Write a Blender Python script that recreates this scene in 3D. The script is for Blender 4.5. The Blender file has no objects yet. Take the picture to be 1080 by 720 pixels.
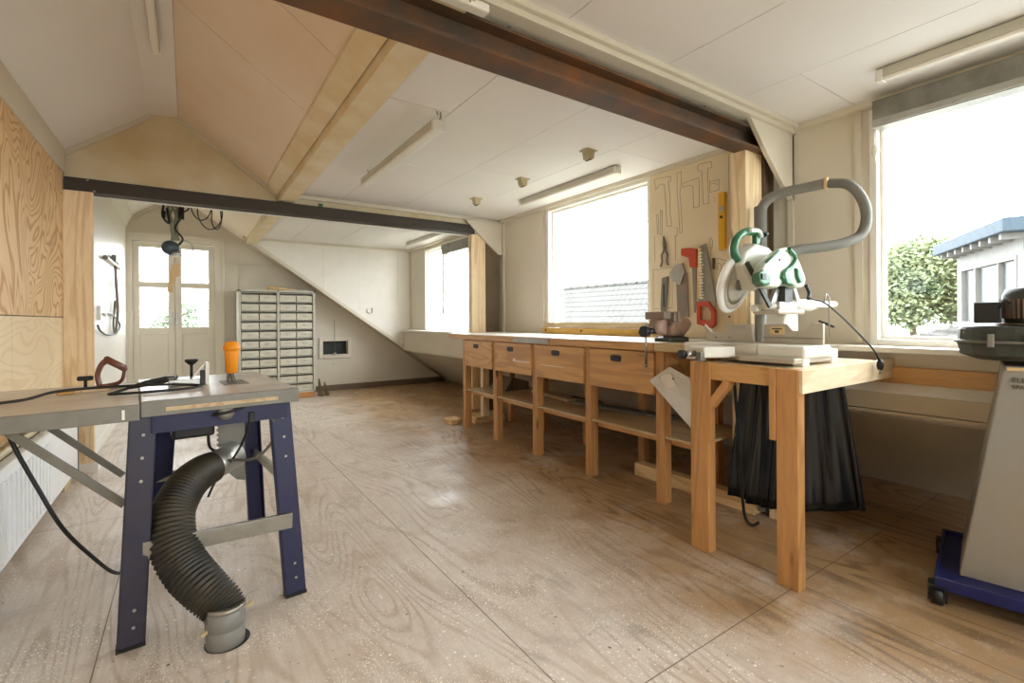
import bpy, math, random
from mathutils import Vector, Matrix
random.seed(7)
PI = math.pi
C = bpy.context.scene.collection
scn = bpy.context.scene

# ---------------------------------------------------------------- camera, world, light, exposure
YAW, ROLL = math.radians(34.1), math.radians(0.4)
fw = Vector((math.sin(YAW), math.cos(YAW), 0)); rt = Vector((math.cos(YAW), -math.sin(YAW), 0)); up = Vector((0, 0, 1))
cx = math.cos(ROLL) * rt - math.sin(ROLL) * up
cy = math.sin(ROLL) * rt + math.cos(ROLL) * up
cam_d = bpy.data.cameras.new('camera'); cam = bpy.data.objects.new('camera', cam_d); C.objects.link(cam)
cam.matrix_world = Matrix(((cx.x, cy.x, -fw.x, 0), (cx.y, cy.y, -fw.y, 0), (cx.z, cy.z, -fw.z, 1.15), (0, 0, 0, 1)))
cam_d.sensor_fit = 'HORIZONTAL'; cam_d.sensor_width = 36.0
cam_d.lens = 36.0 * 505.0 / 1080.0
cam_d.shift_y = -23.4 / 1080.0
cam_d.clip_start = 0.05; cam_d.clip_end = 300
scn.camera = cam
vs = scn.view_settings
vs.view_transform = 'Standard'; vs.look = 'None'; vs.gamma = 1.0; vs.use_curve_mapping = False
vs.exposure = 0.78
W = bpy.data.worlds.new('world'); scn.world = W; W.use_nodes = True
bgn = W.node_tree.nodes['Background']
bgn.inputs[0].default_value = (0.93, 0.96, 1.0, 1); bgn.inputs[1].default_value = 9.0
scn.cycles.max_bounces = 14; scn.cycles.diffuse_bounces = 8; scn.cycles.transparent_max_bounces = 16
scn.cycles.use_denoising = True
scn.cycles.sample_clamp_indirect = 8.0

def portal(loc, sx, sz, rot):
    d = bpy.data.lights.new('daylight_portal', 'AREA'); d.shape = 'RECTANGLE'; d.size = sx; d.size_y = sz
    d.cycles.is_portal = True
    o = bpy.data.objects.new('daylight_portal', d); C.objects.link(o); o.location = loc; o.rotation_euler = rot
HX = (0, PI/2, 0)            # faces -X
portal((3.36, 3.30, 1.66), 1.30, 1.38, HX)
portal((3.36, 0.0, 1.66), 1.30, 2.10, HX)
portal((3.36, 6.35, 1.63), 1.35, 1.55, HX)
portal((-0.17, 8.40, 1.63), 0.95, 1.15, (-PI/2, 0, 0))
portal((1.2, -2.36, 1.5), 1.9, 1.15, (PI/2, 0, 0))

# ---------------------------------------------------------------- materials
def lin(h):
    h = h.lstrip('#'); r = []
    for i in (0, 2, 4):
        c = int(h[i:i+2], 16) / 255
        r.append(c / 12.92 if c <= 0.04045 else ((c + 0.055) / 1.055) ** 2.4)
    return (*r, 1)
def base(name, col, rough=0.5, metal=0.0):
    m = bpy.data.materials.new(name); m.use_nodes = True
    b = m.node_tree.nodes['Principled BSDF']
    b.inputs['Base Color'].default_value = lin(col); b.inputs['Roughness'].default_value = rough; b.inputs['Metallic'].default_value = metal
    return m, m.node_tree.nodes, m.node_tree.links, b
def N(ns, t, **kw):
    n = ns.new(t)
    for k, v in kw.items():
        if k in n.inputs: n.inputs[k].default_value = v
        else: setattr(n, k, v)
    return n
def mixc(ns, ln, fac, a, b, mode='MIX'):
    n = ns.new('ShaderNodeMix'); n.data_type = 'RGBA'; n.blend_type = mode
    for k, v in ((0, fac), (6, a), (7, b)):
        if hasattr(v, 'is_output') or isinstance(v, bpy.types.NodeSocket): ln.new(v, n.inputs[k])
        else: n.inputs[k].default_value = v
    return n.outputs[2]
def ramp(ns, ln, src, p0, p1, c0=(0, 0, 0, 1), c1=(1, 1, 1, 1)):
    r = ns.new('ShaderNodeValToRGB'); e = r.color_ramp.elements
    e[0].position = p0; e[1].position = p1; e[0].color = c0; e[1].color = c1
    ln.new(src, r.inputs[0]); return r.outputs[0]
def coords(ns, ln, scale=(1, 1, 1), rot=(0, 0, 0), loc=(0, 0, 0)):
    t = ns.new('ShaderNodeTexCoord'); m = ns.new('ShaderNodeMapping')
    m.inputs['Scale'].default_value = scale; m.inputs['Rotation'].default_value = rot; m.inputs['Location'].default_value = loc
    ln.new(t.outputs['Object'], m.inputs[0]); return m.outputs[0]
def noise(ns, ln, vec, scale, detail=3, rough=0.5, dist=0.0):
    n = N(ns, 'ShaderNodeTexNoise', Scale=scale, Detail=detail, Roughness=rough, Distortion=dist); ln.new(vec, n.inputs['Vector']); return n.outputs['Fac']

def plain(name, col, rough=0.5, metal=0.0, var=0.12, scale=6, dark=None, bump=0.0):
    m, ns, ln, b = base(name, col, rough, metal)
    c = lin(col); d = lin(dark) if dark else (c[0]*(1-var*1.6), c[1]*(1-var*1.7), c[2]*(1-var*1.9), 1)
    v = coords(ns, ln)
    f = ramp(ns, ln, noise(ns, ln, v, scale, 5, 0.6), 0.38, 0.72)
    ln.new(mixc(ns, ln, f, c, d), b.inputs['Base Color'])
    if bump:
        bp = N(ns, 'ShaderNodeBump', Strength=bump, Distance=0.01); ln.new(noise(ns, ln, v, scale*12, 3), bp.inputs['Height']); ln.new(bp.outputs[0], b.inputs['Normal'])
    return m

def wood(name, light, dark, axis='z', rough=0.55, k=1.0, knots=True):
    m, ns, ln, b = base(name, light, rough)
    st = {'x': (0.12, 1, 1), 'y': (1, 0.12, 1), 'z': (1, 1, 0.12)}[axis]
    v = coords(ns, ln, st)
    a = noise(ns, ln, v, 5*k, 2, 0.5, 0.6)
    mu = N(ns, 'ShaderNodeMath', operation='MULTIPLY'); ln.new(a, mu.inputs[0]); mu.inputs[1].default_value = 46
    si = N(ns, 'ShaderNodeMath', operation='SINE'); ln.new(mu.outputs[0], si.inputs[0])
    g = ramp(ns, ln, si.outputs[0], 0.0, 1.0)
    fib = ramp(ns, ln, noise(ns, ln, v, 60*k, 3, 0.7), 0.35, 0.75)
    c, d = lin(light), lin(dark)
    col = mixc(ns, ln, g, c, (c[0]*.55+d[0]*.45, c[1]*.55+d[1]*.45, c[2]*.55+d[2]*.45, 1))
    mm = N(ns, 'ShaderNodeMath', operation='MULTIPLY'); ln.new(fib, mm.inputs[0]); mm.inputs[1].default_value = 0.35
    col = mixc(ns, ln, mm.outputs[0], col, d)
    if knots:
        vo = N(ns, 'ShaderNodeTexVoronoi', Scale=3.2*k); v2 = coords(ns, ln, tuple(0.45 if s < 1 else 1.6 for s in st)); ln.new(v2, vo.inputs['Vector'])
        kf = ramp(ns, ln, vo.outputs['Distance'], 0.05, 0.095, (1, 1, 1, 1), (0, 0, 0, 1))
        col = mixc(ns, ln, kf, col, (d[0]*.4, d[1]*.33, d[2]*.3, 1))
    ln.new(col, b.inputs['Base Color'])
    return m

def cathedral(ns, ln, st, freq, rot=(0, 0, 0), dist=0.9, scl=1.1):
    v = coords(ns, ln, st, rot)
    a = noise(ns, ln, v, scl, 2.0, 0.45, dist)
    mu = N(ns, 'ShaderNodeMath', operation='MULTIPLY'); ln.new(a, mu.inputs[0]); mu.inputs[1].default_value = freq
    si = N(ns, 'ShaderNodeMath', operation='SINE'); ln.new(mu.outputs[0], si.inputs[0])
    return si.outputs[0]

def ply(name, light, dark, st, freq=70, amt=0.6, rough=0.6, dist=0.9, scl=1.1, fade=None):
    m, ns, ln, b = base(name, light, rough)
    g = ramp(ns, ln, cathedral(ns, ln, st, freq, dist=dist, scl=scl), 0.15, 1.0)
    c, d = lin(light), lin(dark)
    mu = N(ns, 'ShaderNodeMath', operation='MULTIPLY'); ln.new(g, mu.inputs[0]); mu.inputs[1].default_value = amt
    col = mixc(ns, ln, mu.outputs[0], c, d)
    patch = ramp(ns, ln, noise(ns, ln, coords(ns, ln), 1.3, 3), 0.35, 0.7)
    pm = N(ns, 'ShaderNodeMath', operation='MULTIPLY'); ln.new(patch, pm.inputs[0]); pm.inputs[1].default_value = 0.3
    col = mixc(ns, ln, pm.outputs[0], col, d)
    ln.new(col, b.inputs['Base Color'])
    return m

M = {}
M['cream'] = plain('cream_paint', '#d6cebd', 0.55, var=0.05, scale=1.5)
M['cream_stain'] = plain('stained_cream_board', '#dacfb4', 0.6, scale=1.7, dark='#c8b084')
M['white_paint'] = plain('white_paint', '#e9e5dc', 0.4, var=0.03)
M['ceiling'] = plain('ceiling_board', '#e9e6e4', 0.6, var=0.03, scale=0.9)
M['slope'] = plain('slope_board', '#e6d8c8', 0.6, scale=0.8, dark='#dec6ae')
M['gasket'] = plain('dark_joint', '#6b6152', 0.8)
M['rad_white'] = plain('radiator_enamel', '#eef1f2', 0.3, var=0.02)
M['board_tools'] = plain('cream_tool_board', '#e0d0b0', 0.55, var=0.06, scale=2)
M['pine'] = wood('pine', '#efd9b2', '#c39a66', 'z')
M['pine_y'] = wood('pine_along_y', '#e3c594', '#b08048', 'y')
M['pine_pale_x'] = wood('pale_timber_along_x', '#ecdcbb', '#c9a877', 'x')
M['orange_z'] = wood('orange_timber_upright', '#c6925a', '#8c6034', 'z', 0.45)
M['orange_y'] = wood('orange_timber_along_y', '#d2a166', '#986b39', 'y', 0.45)
M['orange_x'] = wood('orange_timber_along_x', '#c48c50', '#9c5f2b', 'x', 0.45)
M['raw_y'] = wood('raw_board_along_y', '#c9b28c', '#9a7c52', 'y', 0.6)
M['purlin'] = plain('purlin_wood', '#d8c49a', 0.7, scale=3.5, dark='#e6dcc6')
M['ply_left'] = ply('left_wall_plywood', '#e4c496', '#b07e44', (1, 1.3, 0.8), 130, 0.75, scl=1.25, dist=1.2)
M['ply_left_low'] = ply('left_wall_plywood_pale', '#e6d2ae', '#cfae7c', (1, 0.5, 2.0), 120, 0.4, scl=1.2, dist=0.8)
M['tan_board'] = plain('tan_painted_board', '#b8aa90', 0.5, var=0.06)
M['wires'] = plain('grey_green_wires', '#8f9480', 0.5, var=0.2)
M['tabletop_mdf'] = plain('dusty_table_steel', '#d2cec8', 0.35, scale=5, dark='#a79f94')
M['ext_mdf'] = plain('dusty_extension_top', '#d9d1c5', 0.45, scale=3, dark='#bfb3a2')
M['steel'] = plain('zinc_steel', '#9a968c', 0.4, 0.75, scale=20)
M['alu'] = plain('aluminium', '#b9b8b2', 0.35, 0.8, scale=10)
M['dull_steel'] = plain('dull_grey_steel', '#7f7c73', 0.5, 0.5, scale=14)
M['blue'] = plain('navy_enamel', '#0d1440', 0.5, scale=8, dark='#1b1d40')
M['blue_dull'] = plain('dull_purplish_navy_enamel', '#211e34', 0.45, scale=7, dark='#2d2832')  # greyer, more purple navy, used on one front leg
M['black'] = plain('black_plastic', '#0e0e0e', 0.5, var=0.1)
M['rubber'] = plain('black_cable', '#151513', 0.5, var=0.1)
M['hose_black'] = plain('dusty_black_hose', '#211f1a', 0.5, scale=5, dark='#3e3522')
M['hose_grey'] = plain('grey_ribbed_hose', '#77766e', 0.55, var=0.1)
M['pipe_grey'] = plain('grey_pvc', '#807f79', 0.4, var=0.06)
M['orange_pl'] = plain('orange_plastic', '#f0961c', 0.4, var=0.06)
M['brown_pl'] = plain('brown_handle', '#6e4238', 0.4, var=0.1)
M['brass'] = plain('brass', '#b88a48', 0.35, 0.7)
M['saw_white'] = plain('pale_cast_metal', '#dedbd0', 0.35, var=0.05)
M['saw_grey'] = plain('warm_grey_cast_metal', '#b5ac9b', 0.4, var=0.08)
M['green'] = plain('deep_green_plastic', '#2f6b48', 0.4, var=0.08)
M['mint'] = plain('pale_mint_plastic', '#d8e6d6', 0.4, var=0.05)
M['guard'] = plain('milky_guard', '#eeeeea', 0.25, var=0.02)
M['sheet'] = plain('black_sheet', '#0a0d0f', 0.22, var=0.1)
M['rust'] = plain('rusty_steel', '#4f4236', 0.6, 0.2, scale=4, dark='#7e4f26')
M['rust_dark'] = plain('dark_steel_beam', '#3c342a', 0.6, 0.1, scale=3)
M['cab_grey'] = plain('grey_enamel', '#c3c0b2', 0.45, var=0.06)
M['drawer'] = plain('drawer_front', '#cfcbb9', 0.5, var=0.06, scale=12)
M['extr'] = plain('dusty_backlit_grey_panel', '#8a867d', 0.45, scale=2.2, dark='#8d7c64')  # grey darkened to give the panel its backlit shade; mottling is dust
M['extr_dark'] = plain('dark_green_grey_metal', '#35382f', 0.5, var=0.15)
M['extr_blue'] = plain('royal_blue_enamel', '#141c58', 0.4, var=0.1)
M['paper'] = plain('clear_plastic_sleeve', '#dddbd6', 0.25, var=0.1, scale=9)
M['yellow'] = plain('yellow_level', '#dba51f', 0.4, var=0.05)
M['yellow_dull'] = plain('dull_yellow_level', '#c79a35', 0.5, var=0.12)
M['red_pl'] = plain('red_handle', '#c4482c', 0.4, var=0.08)
M['blade'] = plain('saw_blade_steel', '#98988f', 0.35, 0.6, scale=12)
M['vise_grey'] = plain('dusty_vise_iron', '#7d756b', 0.6, scale=9, dark='#9a7868')
M['vise_pink'] = plain('dusty_vise_body', '#a98877', 0.6, scale=9, dark='#84766c')
M['pencil'] = plain('pencil_line', '#6e6455', 0.8)
M['ink'] = plain('dark_lettering', '#4a443a', 0.7)
M['blind'] = plain('aluminium_blind_box', '#8d8b84', 0.45, 0.3, scale=8, dark='#6f6a60')
M['socket'] = plain('beige_socket', '#c4b896', 0.5, var=0.08)
M['dark_wood'] = wood('dark_offcut', '#6d5a3d', '#44361f', 'z')
M['bulkhead_dark'] = plain('brown_steel_post', '#6e5d49', 0.6, var=0.15, scale=5)
M['hatch_dark'] = plain('dark_green_hatch', '#1f2a22', 0.5)
M['tube'] = plain('unlit_tube', '#e9e6de', 0.3, var=0.02)
M['roof_tile'] = None
M['dorm_white_dimmed'] = plain('dimmed_white_cladding', '#767674', 0.6, var=0.04)  # white darkened to grey, standing in for dimmer light outdoors
M['dorm_blue'] = plain('dimmed_blue_grey_fascia', '#3a4650', 0.6, var=0.05)  # fascia colour lowered too, so it reads against the bright sky
M['flat_roof'] = plain('pale_roofing', '#8f8f8d', 0.7, var=0.2, scale=1)
M['leaf'] = plain('leaves', '#757e5c', 0.7, scale=3, dark='#57614a')  # green darkened to offset the strong outdoor light
M['leaf_hazed'] = plain('haze_tinted_leaves', '#9aa391', 0.7, scale=3, dark='#858f7b')  # paler copy of the leaves, distance haze put into the colour
M['bark'] = plain('bark', '#5a4a3a', 0.9)
M['ground'] = plain('outside_ground', '#6a7058', 0.9, scale=0.3)
for k_ in ('dorm_white_dimmed', 'dorm_blue', 'flat_roof', 'leaf', 'leaf_hazed', 'ground'): M[k_].node_tree.nodes['Principled BSDF'].inputs['Specular IOR Level'].default_value = 0.1
M['tag'] = plain('buff_card', '#dcbf8a', 0.6)
M['led_dark'] = plain('dark_blue_grey_plastic', '#3f4a52', 0.4)

def m_floor():
    m, ns, ln, b = base('worn_plywood_floor', '#c8ae92', 0.5)
    geo = ns.new('ShaderNodeNewGeometry')
    def pos(scale=(1, 1, 1), rot=(0, 0, 0), loc=(0, 0, 0)):
        mp = ns.new('ShaderNodeMapping'); mp.inputs['Scale'].default_value = scale; mp.inputs['Rotation'].default_value = rot; mp.inputs['Location'].default_value = loc
        ln.new(geo.outputs['Position'], mp.inputs[0]); return mp.outputs[0]
    def mul(a, k, add=0.0):
        n = N(ns, 'ShaderNodeMath', operation='MULTIPLY_ADD'); ln.new(a, n.inputs[0])
        if isinstance(k, (int, float)): n.inputs[1].default_value = k
        else: ln.new(k, n.inputs[1])
        n.inputs[2].default_value = add; return n.outputs[0]
    a = noise(ns, ln, pos((1.5, 0.24, 1), (0, 0, 0.12)), 1.25, 2.0, 0.45, 0.6)
    si = N(ns, 'ShaderNodeMath', operation='SINE'); ln.new(mul(a, 190), si.inputs[0])
    g = ramp(ns, ln, si.outputs[0], 0.25, 1.0)
    v = pos()
    gm = mul(g, ramp(ns, ln, noise(ns, ln, v, 1.7, 4, 0.6), 0.36, 0.62, (.12, .12, .12, 1)))
    ora = mixc(ns, ln, gm, lin('#ab8a62'), lin('#75593a'))
    dus = mixc(ns, ln, gm, lin('#d4c8bb'), lin('#bba997'))
    sep = ns.new('ShaderNodeSeparateXYZ'); ln.new(v, sep.inputs[0])
    nz = noise(ns, ln, v, 1.3, 5, 0.65)
    ad = N(ns, 'ShaderNodeMath', operation='MULTIPLY_ADD'); ln.new(nz, ad.inputs[0]); ad.inputs[1].default_value = 1.6; ln.new(sep.outputs[0], ad.inputs[2])
    lane = ramp(ns, ln, mul(ad.outputs[0], 0.25), 0.55, 0.72)
    col = mixc(ns, ln, lane, dus, ora)
    fine = ramp(ns, ln, noise(ns, ln, pos((1, 0.06, 1)), 60, 3, 0.7), 0.4, 0.75)
    col = mixc(ns, ln, mul(fine, 0.25), col, lin('#8f7458'))
    pat = ramp(ns, ln, noise(ns, ln, pos(loc=(3, 1, 0)), 3.1, 6, 0.7), 0.5, 0.68)
    col = mixc(ns, ln, mul(pat, 0.38), col, lin('#a8896a'))
    stain = ramp(ns, ln, noise(ns, ln, v, 4.2, 6, 0.7), 0.56, 0.70)
    col = mixc(ns, ln, mul(stain, 0.42), col, lin('#8d8880'))
    pale = ramp(ns, ln, noise(ns, ln, pos(loc=(7, 4, 0)), 2.6, 6, 0.7), 0.52, 0.70)
    col = mixc(ns, ln, mul(pale, 0.40), col, lin('#e2dcd4'))
    inv = mul(lane, -0.85, 1.0)
    for sc, th, c_, msk, gt_ in ((34, 0.14, '#f8f5ee', 0.43, .5), (70, 0.20, '#f3eee4', 0.42, .45), (22, 0.10, '#55504c', 0.47, .6), (120, .26, '#f6f2e9', .44, .4), (48, .13, '#6a5d52', .46, .6), (16, .10, '#8a929c', .5, .7)):
        vo = N(ns, 'ShaderNodeTexVoronoi', Scale=sc)
        wv = N(ns, 'ShaderNodeVectorMath', operation='MULTIPLY_ADD'); nn = N(ns, 'ShaderNodeTexNoise', Scale=sc*1.3); ln.new(v, nn.inputs['Vector'])
        ln.new(nn.outputs['Color'], wv.inputs[0]); wv.inputs[1].default_value = (.4/sc,)*3; ln.new(v, wv.inputs[2]); ln.new(wv.outputs[0], vo.inputs['Vector'])
        d = ramp(ns, ln, vo.outputs['Distance'], th, th + 0.05, (1, 1, 1, 1), (0, 0, 0, 1))
        k = ramp(ns, ln, noise(ns, ln, pos(loc=(sc, 0, 0)), 3.2, 5, .6), msk, msk + 0.16)
        r2 = ns.new('ShaderNodeSeparateColor'); ln.new(vo.outputs['Color'], r2.inputs[0])
        gt = N(ns, 'ShaderNodeMath', operation='GREATER_THAN'); ln.new(r2.outputs[0], gt.inputs[0]); gt.inputs[1].default_value = gt_
        col = mixc(ns, ln, mul(mul(mul(d, k), gt.outputs[0]), inv), col, lin(c_))
    br = N(ns, 'ShaderNodeTexBrick', Scale=1.0); br.offset = 0.0
    br.inputs['Mortar Size'].default_value = 0.0028; br.inputs['Brick Width'].default_value = 2.62; br.inputs['Row Height'].default_value = 1.22
    br.inputs['Mortar Smooth'].default_value = 0.3
    ln.new(pos((1, 1, 1), (0, 0, PI/2), (1.02 + 2.62*4, -0.955 + 1.22*4, 0)), br.inputs['Vector'])
    col = mixc(ns, ln, mul(br.outputs['Fac'], 0.8), col, lin('#5c4732'))
    ln.new(col, b.inputs['Base Color'])
    rr = ramp(ns, ln, noise(ns, ln, v, 3, 4), 0.3, 0.7, (0.34, 0.34, 0.34, 1), (0.6, 0.6, 0.6, 1)); ln.new(rr, b.inputs['Roughness'])
    bp = N(ns, 'ShaderNodeBump', Strength=0.12, Distance=0.004); ln.new(gm, bp.inputs['Height']); ln.new(bp.outputs[0], b.inputs['Normal'])
    return m
def N2(ns, ln, src, mul):
    n = N(ns, 'ShaderNodeMath', operation='MULTIPLY'); ln.new(src, n.inputs[0]); n.inputs[1].default_value = mul; return n.outputs[0]
def N3(ns, ln, a, b_):
    n = N(ns, 'ShaderNodeMath', operation='MULTIPLY'); ln.new(a, n.inputs[0]); ln.new(b_, n.inputs[1]); return n.outputs[0]
M['floor'] = m_floor()

def m_tiles():
    m, ns, ln, b = base('grey_roof_tiles', '#70706e', 0.9); b.inputs['Specular IOR Level'].default_value = 0.05
    br = N(ns, 'ShaderNodeTexBrick', Scale=1.0); br.offset = 0.5
    br.inputs['Mortar Size'].default_value = 0.022; br.inputs['Brick Width'].default_value = 0.26; br.inputs['Row Height'].default_value = 0.19
    br.inputs['Mortar Smooth'].default_value = 0.6
    br.inputs['Color1'].default_value = lin('#53524f'); br.inputs['Color2'].default_value = lin('#4e4d4b'); br.inputs['Mortar'].default_value = lin('#393837')  # tile colours darkened to make up for the bright sky
    tc = ns.new('ShaderNodeTexCoord'); sp = ns.new('ShaderNodeSeparateXYZ'); cb = ns.new('ShaderNodeCombineXYZ')
    ln.new(tc.outputs['Object'], sp.inputs[0]); ln.new(sp.outputs[1], cb.inputs[0]); ln.new(sp.outputs[2], cb.inputs[1]); ln.new(cb.outputs[0], br.inputs['Vector'])
    ln.new(br.outputs['Color'], b.inputs['Base Color'])
    return m
M['roof_tile'] = m_tiles()

def m_glass():
    m = bpy.data.materials.new('window_glass'); m.use_nodes = True
    ns, ln = m.node_tree.nodes, m.node_tree.links; ns.clear()
    o = ns.new('ShaderNodeOutputMaterial'); t = ns.new('ShaderNodeBsdfTransparent'); g = ns.new('ShaderNodeBsdfGlossy'); mx = ns.new('ShaderNodeMixShader')
    t.inputs[0].default_value = (0.97, 0.985, 0.98, 1); g.inputs['Roughness'].default_value = 0.02
    mx.inputs[0].default_value = 0.05
    ln.new(t.outputs[0], mx.inputs[1]); ln.new(g.outputs[0], mx.inputs[2]); ln.new(mx.outputs[0], o.inputs[0]); return m
M['glass'] = m_glass()

# ---------------------------------------------------------------- mesh builder
OFF = {}
def each(mbs, name, mat, parent, label=None, bevel=0.0):
    return [m_.build(name, mat, parent, label, bevel) for m_ in mbs]
class MB:
    def __init__(s, T=None): s.v = []; s.f = []; s.sm = []; s.T = T
    def add(s, vs_, fs, smooth=False):
        n = len(s.v); s.v += [Vector(p) for p in vs_]
        for f in fs: s.f.append(tuple(i + n for i in f)); s.sm.append(smooth)
        return s
    def box(s, x0, x1, y0, y1, z0, z1):
        v = [(x, y, z) for x in (x0, x1) for y in (y0, y1) for z in (z0, z1)]
        return s.add(v, [(0,1,3,2), (4,6,7,5), (0,4,5,1), (2,3,7,6), (0,2,6,4), (1,5,7,3)])
    def beam(s, p0, p1, w, h, upv=(0, 0, 1), w1=None, h1=None):
        p0, p1 = Vector(p0), Vector(p1); d = (p1 - p0).normalized(); upv = Vector(upv)
        if abs(d.dot(upv)) > 0.98: upv = Vector((1, 0, 0))
        a = d.cross(upv).normalized(); b = a.cross(d).normalized()
        w1 = w if w1 is None else w1; h1 = h if h1 is None else h1
        v = []
        for p, ww, hh in ((p0, w, h), (p1, w1, h1)):
            for sx, sy in ((-1, -1), (1, -1), (1, 1), (-1, 1)): v.append(p + a*sx*ww/2 + b*sy*hh/2)
        return s.add(v, [(0,1,2,3), (7,6,5,4), (0,4,5,1), (1,5,6,2), (2,6,7,3), (3,7,4,0)])
    def prism(s, pts, vec):
        n = len(pts); vec = Vector(vec); v = [Vector(p) for p in pts] + [Vector(p) + vec for p in pts]
        return s.add(v, [tuple(range(n)), tuple(range(2*n-1, n-1, -1))] + [(i, (i+1) % n, (i+1) % n + n, i + n) for i in range(n)])
    def lathe(s, prof, c, axis=(0, 0, 1), seg=20, smooth=True):
        c = Vector(c); ax = Vector(axis).normalized()
        u = ax.cross(Vector((0, 0, 1)) if abs(ax.z) < 0.9 else Vector((1, 0, 0))).normalized(); w = ax.cross(u)
        v = []; n = len(prof)
        for r, h in prof:
            for k in range(seg):
                t = 2*PI*k/seg; v.append(c + ax*h + (u*math.cos(t) + w*math.sin(t))*max(r, 1e-5))
        f = [(i*seg+k, i*seg+(k+1) % seg, (i+1)*seg+(k+1) % seg, (i+1)*seg+k) for i in range(n-1) for k in range(seg)]
        s.add(v, f, smooth)
        b0 = len(s.v) - len(v)
        s.f.append(tuple(b0+k for k in range(seg))); s.sm.append(False)
        s.f.append(tuple(b0+(n-1)*seg+k for k in reversed(range(seg)))); s.sm.append(False)
        return s
    def cyl(s, p0, p1, r, seg=16, r1=None):
        p0, p1 = Vector(p0), Vector(p1); d = p1 - p0
        return s.lathe([(r, 0), (r if r1 is None else r1, d.length)], p0, d, seg)
    def tube(s, path, r, seg=8, closed=False):
        P = [Vector(p) for p in path]; n = len(P); R = r if isinstance(r, (list, tuple)) else [r]*n
        prev = None; v = []
        for i, p in enumerate(P):
            a = P[(i-1) % n] if (closed or i > 0) else p; b = P[(i+1) % n] if (closed or i < n-1) else p
            d = (b - a).normalized()
            if prev is None:
                u = d.cross(Vector((0, 0, 1)) if abs(d.z) < 0.9 else Vector((1, 0, 0))).normalized()
            else: u = (prev - d*prev.dot(d)).normalized()
            prev = u; w = d.cross(u)
            for k in range(seg):
                t = 2*PI*k/seg; v.append(p + (u*math.cos(t) + w*math.sin(t))*R[i])
        m_ = n if closed else n-1
        f = [(i*seg+k, i*seg+(k+1) % seg, ((i+1) % n)*seg+(k+1) % seg, ((i+1) % n)*seg+k) for i in range(m_) for k in range(seg)]
        b0 = len(s.v); s.add(v, f, True)
        if not closed:
            s.f.append(tuple(b0+k for k in range(seg))); s.sm.append(False)
            s.f.append(tuple(b0+(n-1)*seg+k for k in reversed(range(seg)))); s.sm.append(False)
        return s
    def ball(s, c, r, sq=(1, 1, 1), seg=14, rings=8):
        v = []; c = Vector(c)
        for i in range(1, rings):
            a = PI*i/rings
            for k in range(seg):
                t = 2*PI*k/seg; v.append(c + Vector((math.sin(a)*math.cos(t)*sq[0], math.sin(a)*math.sin(t)*sq[1], math.cos(a)*sq[2]))*r)
        f = [(i*seg+k, (i+1)*seg+k, (i+1)*seg+(k+1) % seg, i*seg+(k+1) % seg) for i in range(rings-2) for k in range(seg)]
        f += [tuple(range(seg)), tuple((rings-2)*seg+k for k in reversed(range(seg)))]
        return s.add(v, f, True)
    def build(s, name, mat, parent=None, label=None, bevel=0.0, seg=2):
        import bmesh
        off = OFF[parent.name] if parent else Vector((0, 0, 0))
        V = [(s.T @ p if s.T else p) - off for p in s.v]
        if parent is None:
            xs = [p.x for p in V]; ys = [p.y for p in V]; zs = [p.z for p in V]
            org = Vector(((min(xs)+max(xs))/2, (min(ys)+max(ys))/2, min(zs)))
            V = [p - org for p in V]
        me = bpy.data.meshes.new(name); me.from_pydata([tuple(p) for p in V], [], s.f); me.update()
        for p, q in zip(me.polygons, s.sm): p.use_smooth = q
        bm = bmesh.new(); bm.from_mesh(me); bmesh.ops.recalc_face_normals(bm, faces=bm.faces); bm.to_mesh(me); bm.free()
        o = bpy.data.objects.new(name, me); C.objects.link(o)
        me.materials.append(M[mat] if isinstance(mat, str) else mat)
        if parent: o.parent = parent; OFF[o.name] = off
        else: o.location = org; OFF[o.name] = org
        if label: o['label'] = label
        if bevel:
            b = o.modifiers.new('bevel', 'BEVEL'); b.width = bevel; b.segments = seg; b.limit_method = 'ANGLE'; b.angle_limit = 0.7
        return o
def tag(o, label, cat, group=None):
    o['label'] = label; o['category'] = cat
    if group: o['group'] = group
    return o
def thing(name, label, cat, loc, group=None):
    o = bpy.data.objects.new(name, None); C.objects.link(o); o.location = loc; OFF[o.name] = Vector(loc)
    o.empty_display_size = 0.05
    return tag(o, label, cat, group)
def struct(mb, name, mat, bevel=0.0, parent=None):
    o = mb.build(name, mat, parent, bevel=bevel)
    if parent is None: o['kind'] = 'structure'
    return o
def sroot(name, loc=(0, 0, 0)):
    o = bpy.data.objects.new(name, None); C.objects.link(o); o.location = loc; OFF[o.name] = Vector(loc); o['kind'] = 'structure'; return o
def copy_tree(o, parent=None, loc=None, off=None):
    c = o.copy(); C.objects.link(c); OFF[c.name] = OFF[o.name]
    if parent: c.parent = parent
    for ch in [q for q in bpy.data.objects if q.parent == o]: copy_tree(ch, c)
    if loc is not None: c.location = loc
    return c
def arc_path(pts, n=8):
    """Catmull-Rom through the points"""
    P = [Vector(p) for p in pts]; P = [2*P[0]-P[1]] + P + [2*P[-1]-P[-2]]; out = []
    for i in range(1, len(P)-2):
        for k in range(n):
            t = k/n; a, b, c, d = P[i-1:i+3]
            out.append(0.5*((2*b) + (c-a)*t + (2*a-5*b+4*c-d)*t*t + (-a+3*b-3*c+d)*t**3))
    out.append(P[-2]); return out

# ================================================================ THE SETTING
XW, ZC = 3.17, 2.35
YB = -2.2
def slope_z(x): return 0.70 * (4.05 - x)
struct(MB().box(-1.0, 4.3, YB-.2, 8.4, -0.12, 0), 'floor', 'floor')
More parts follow.
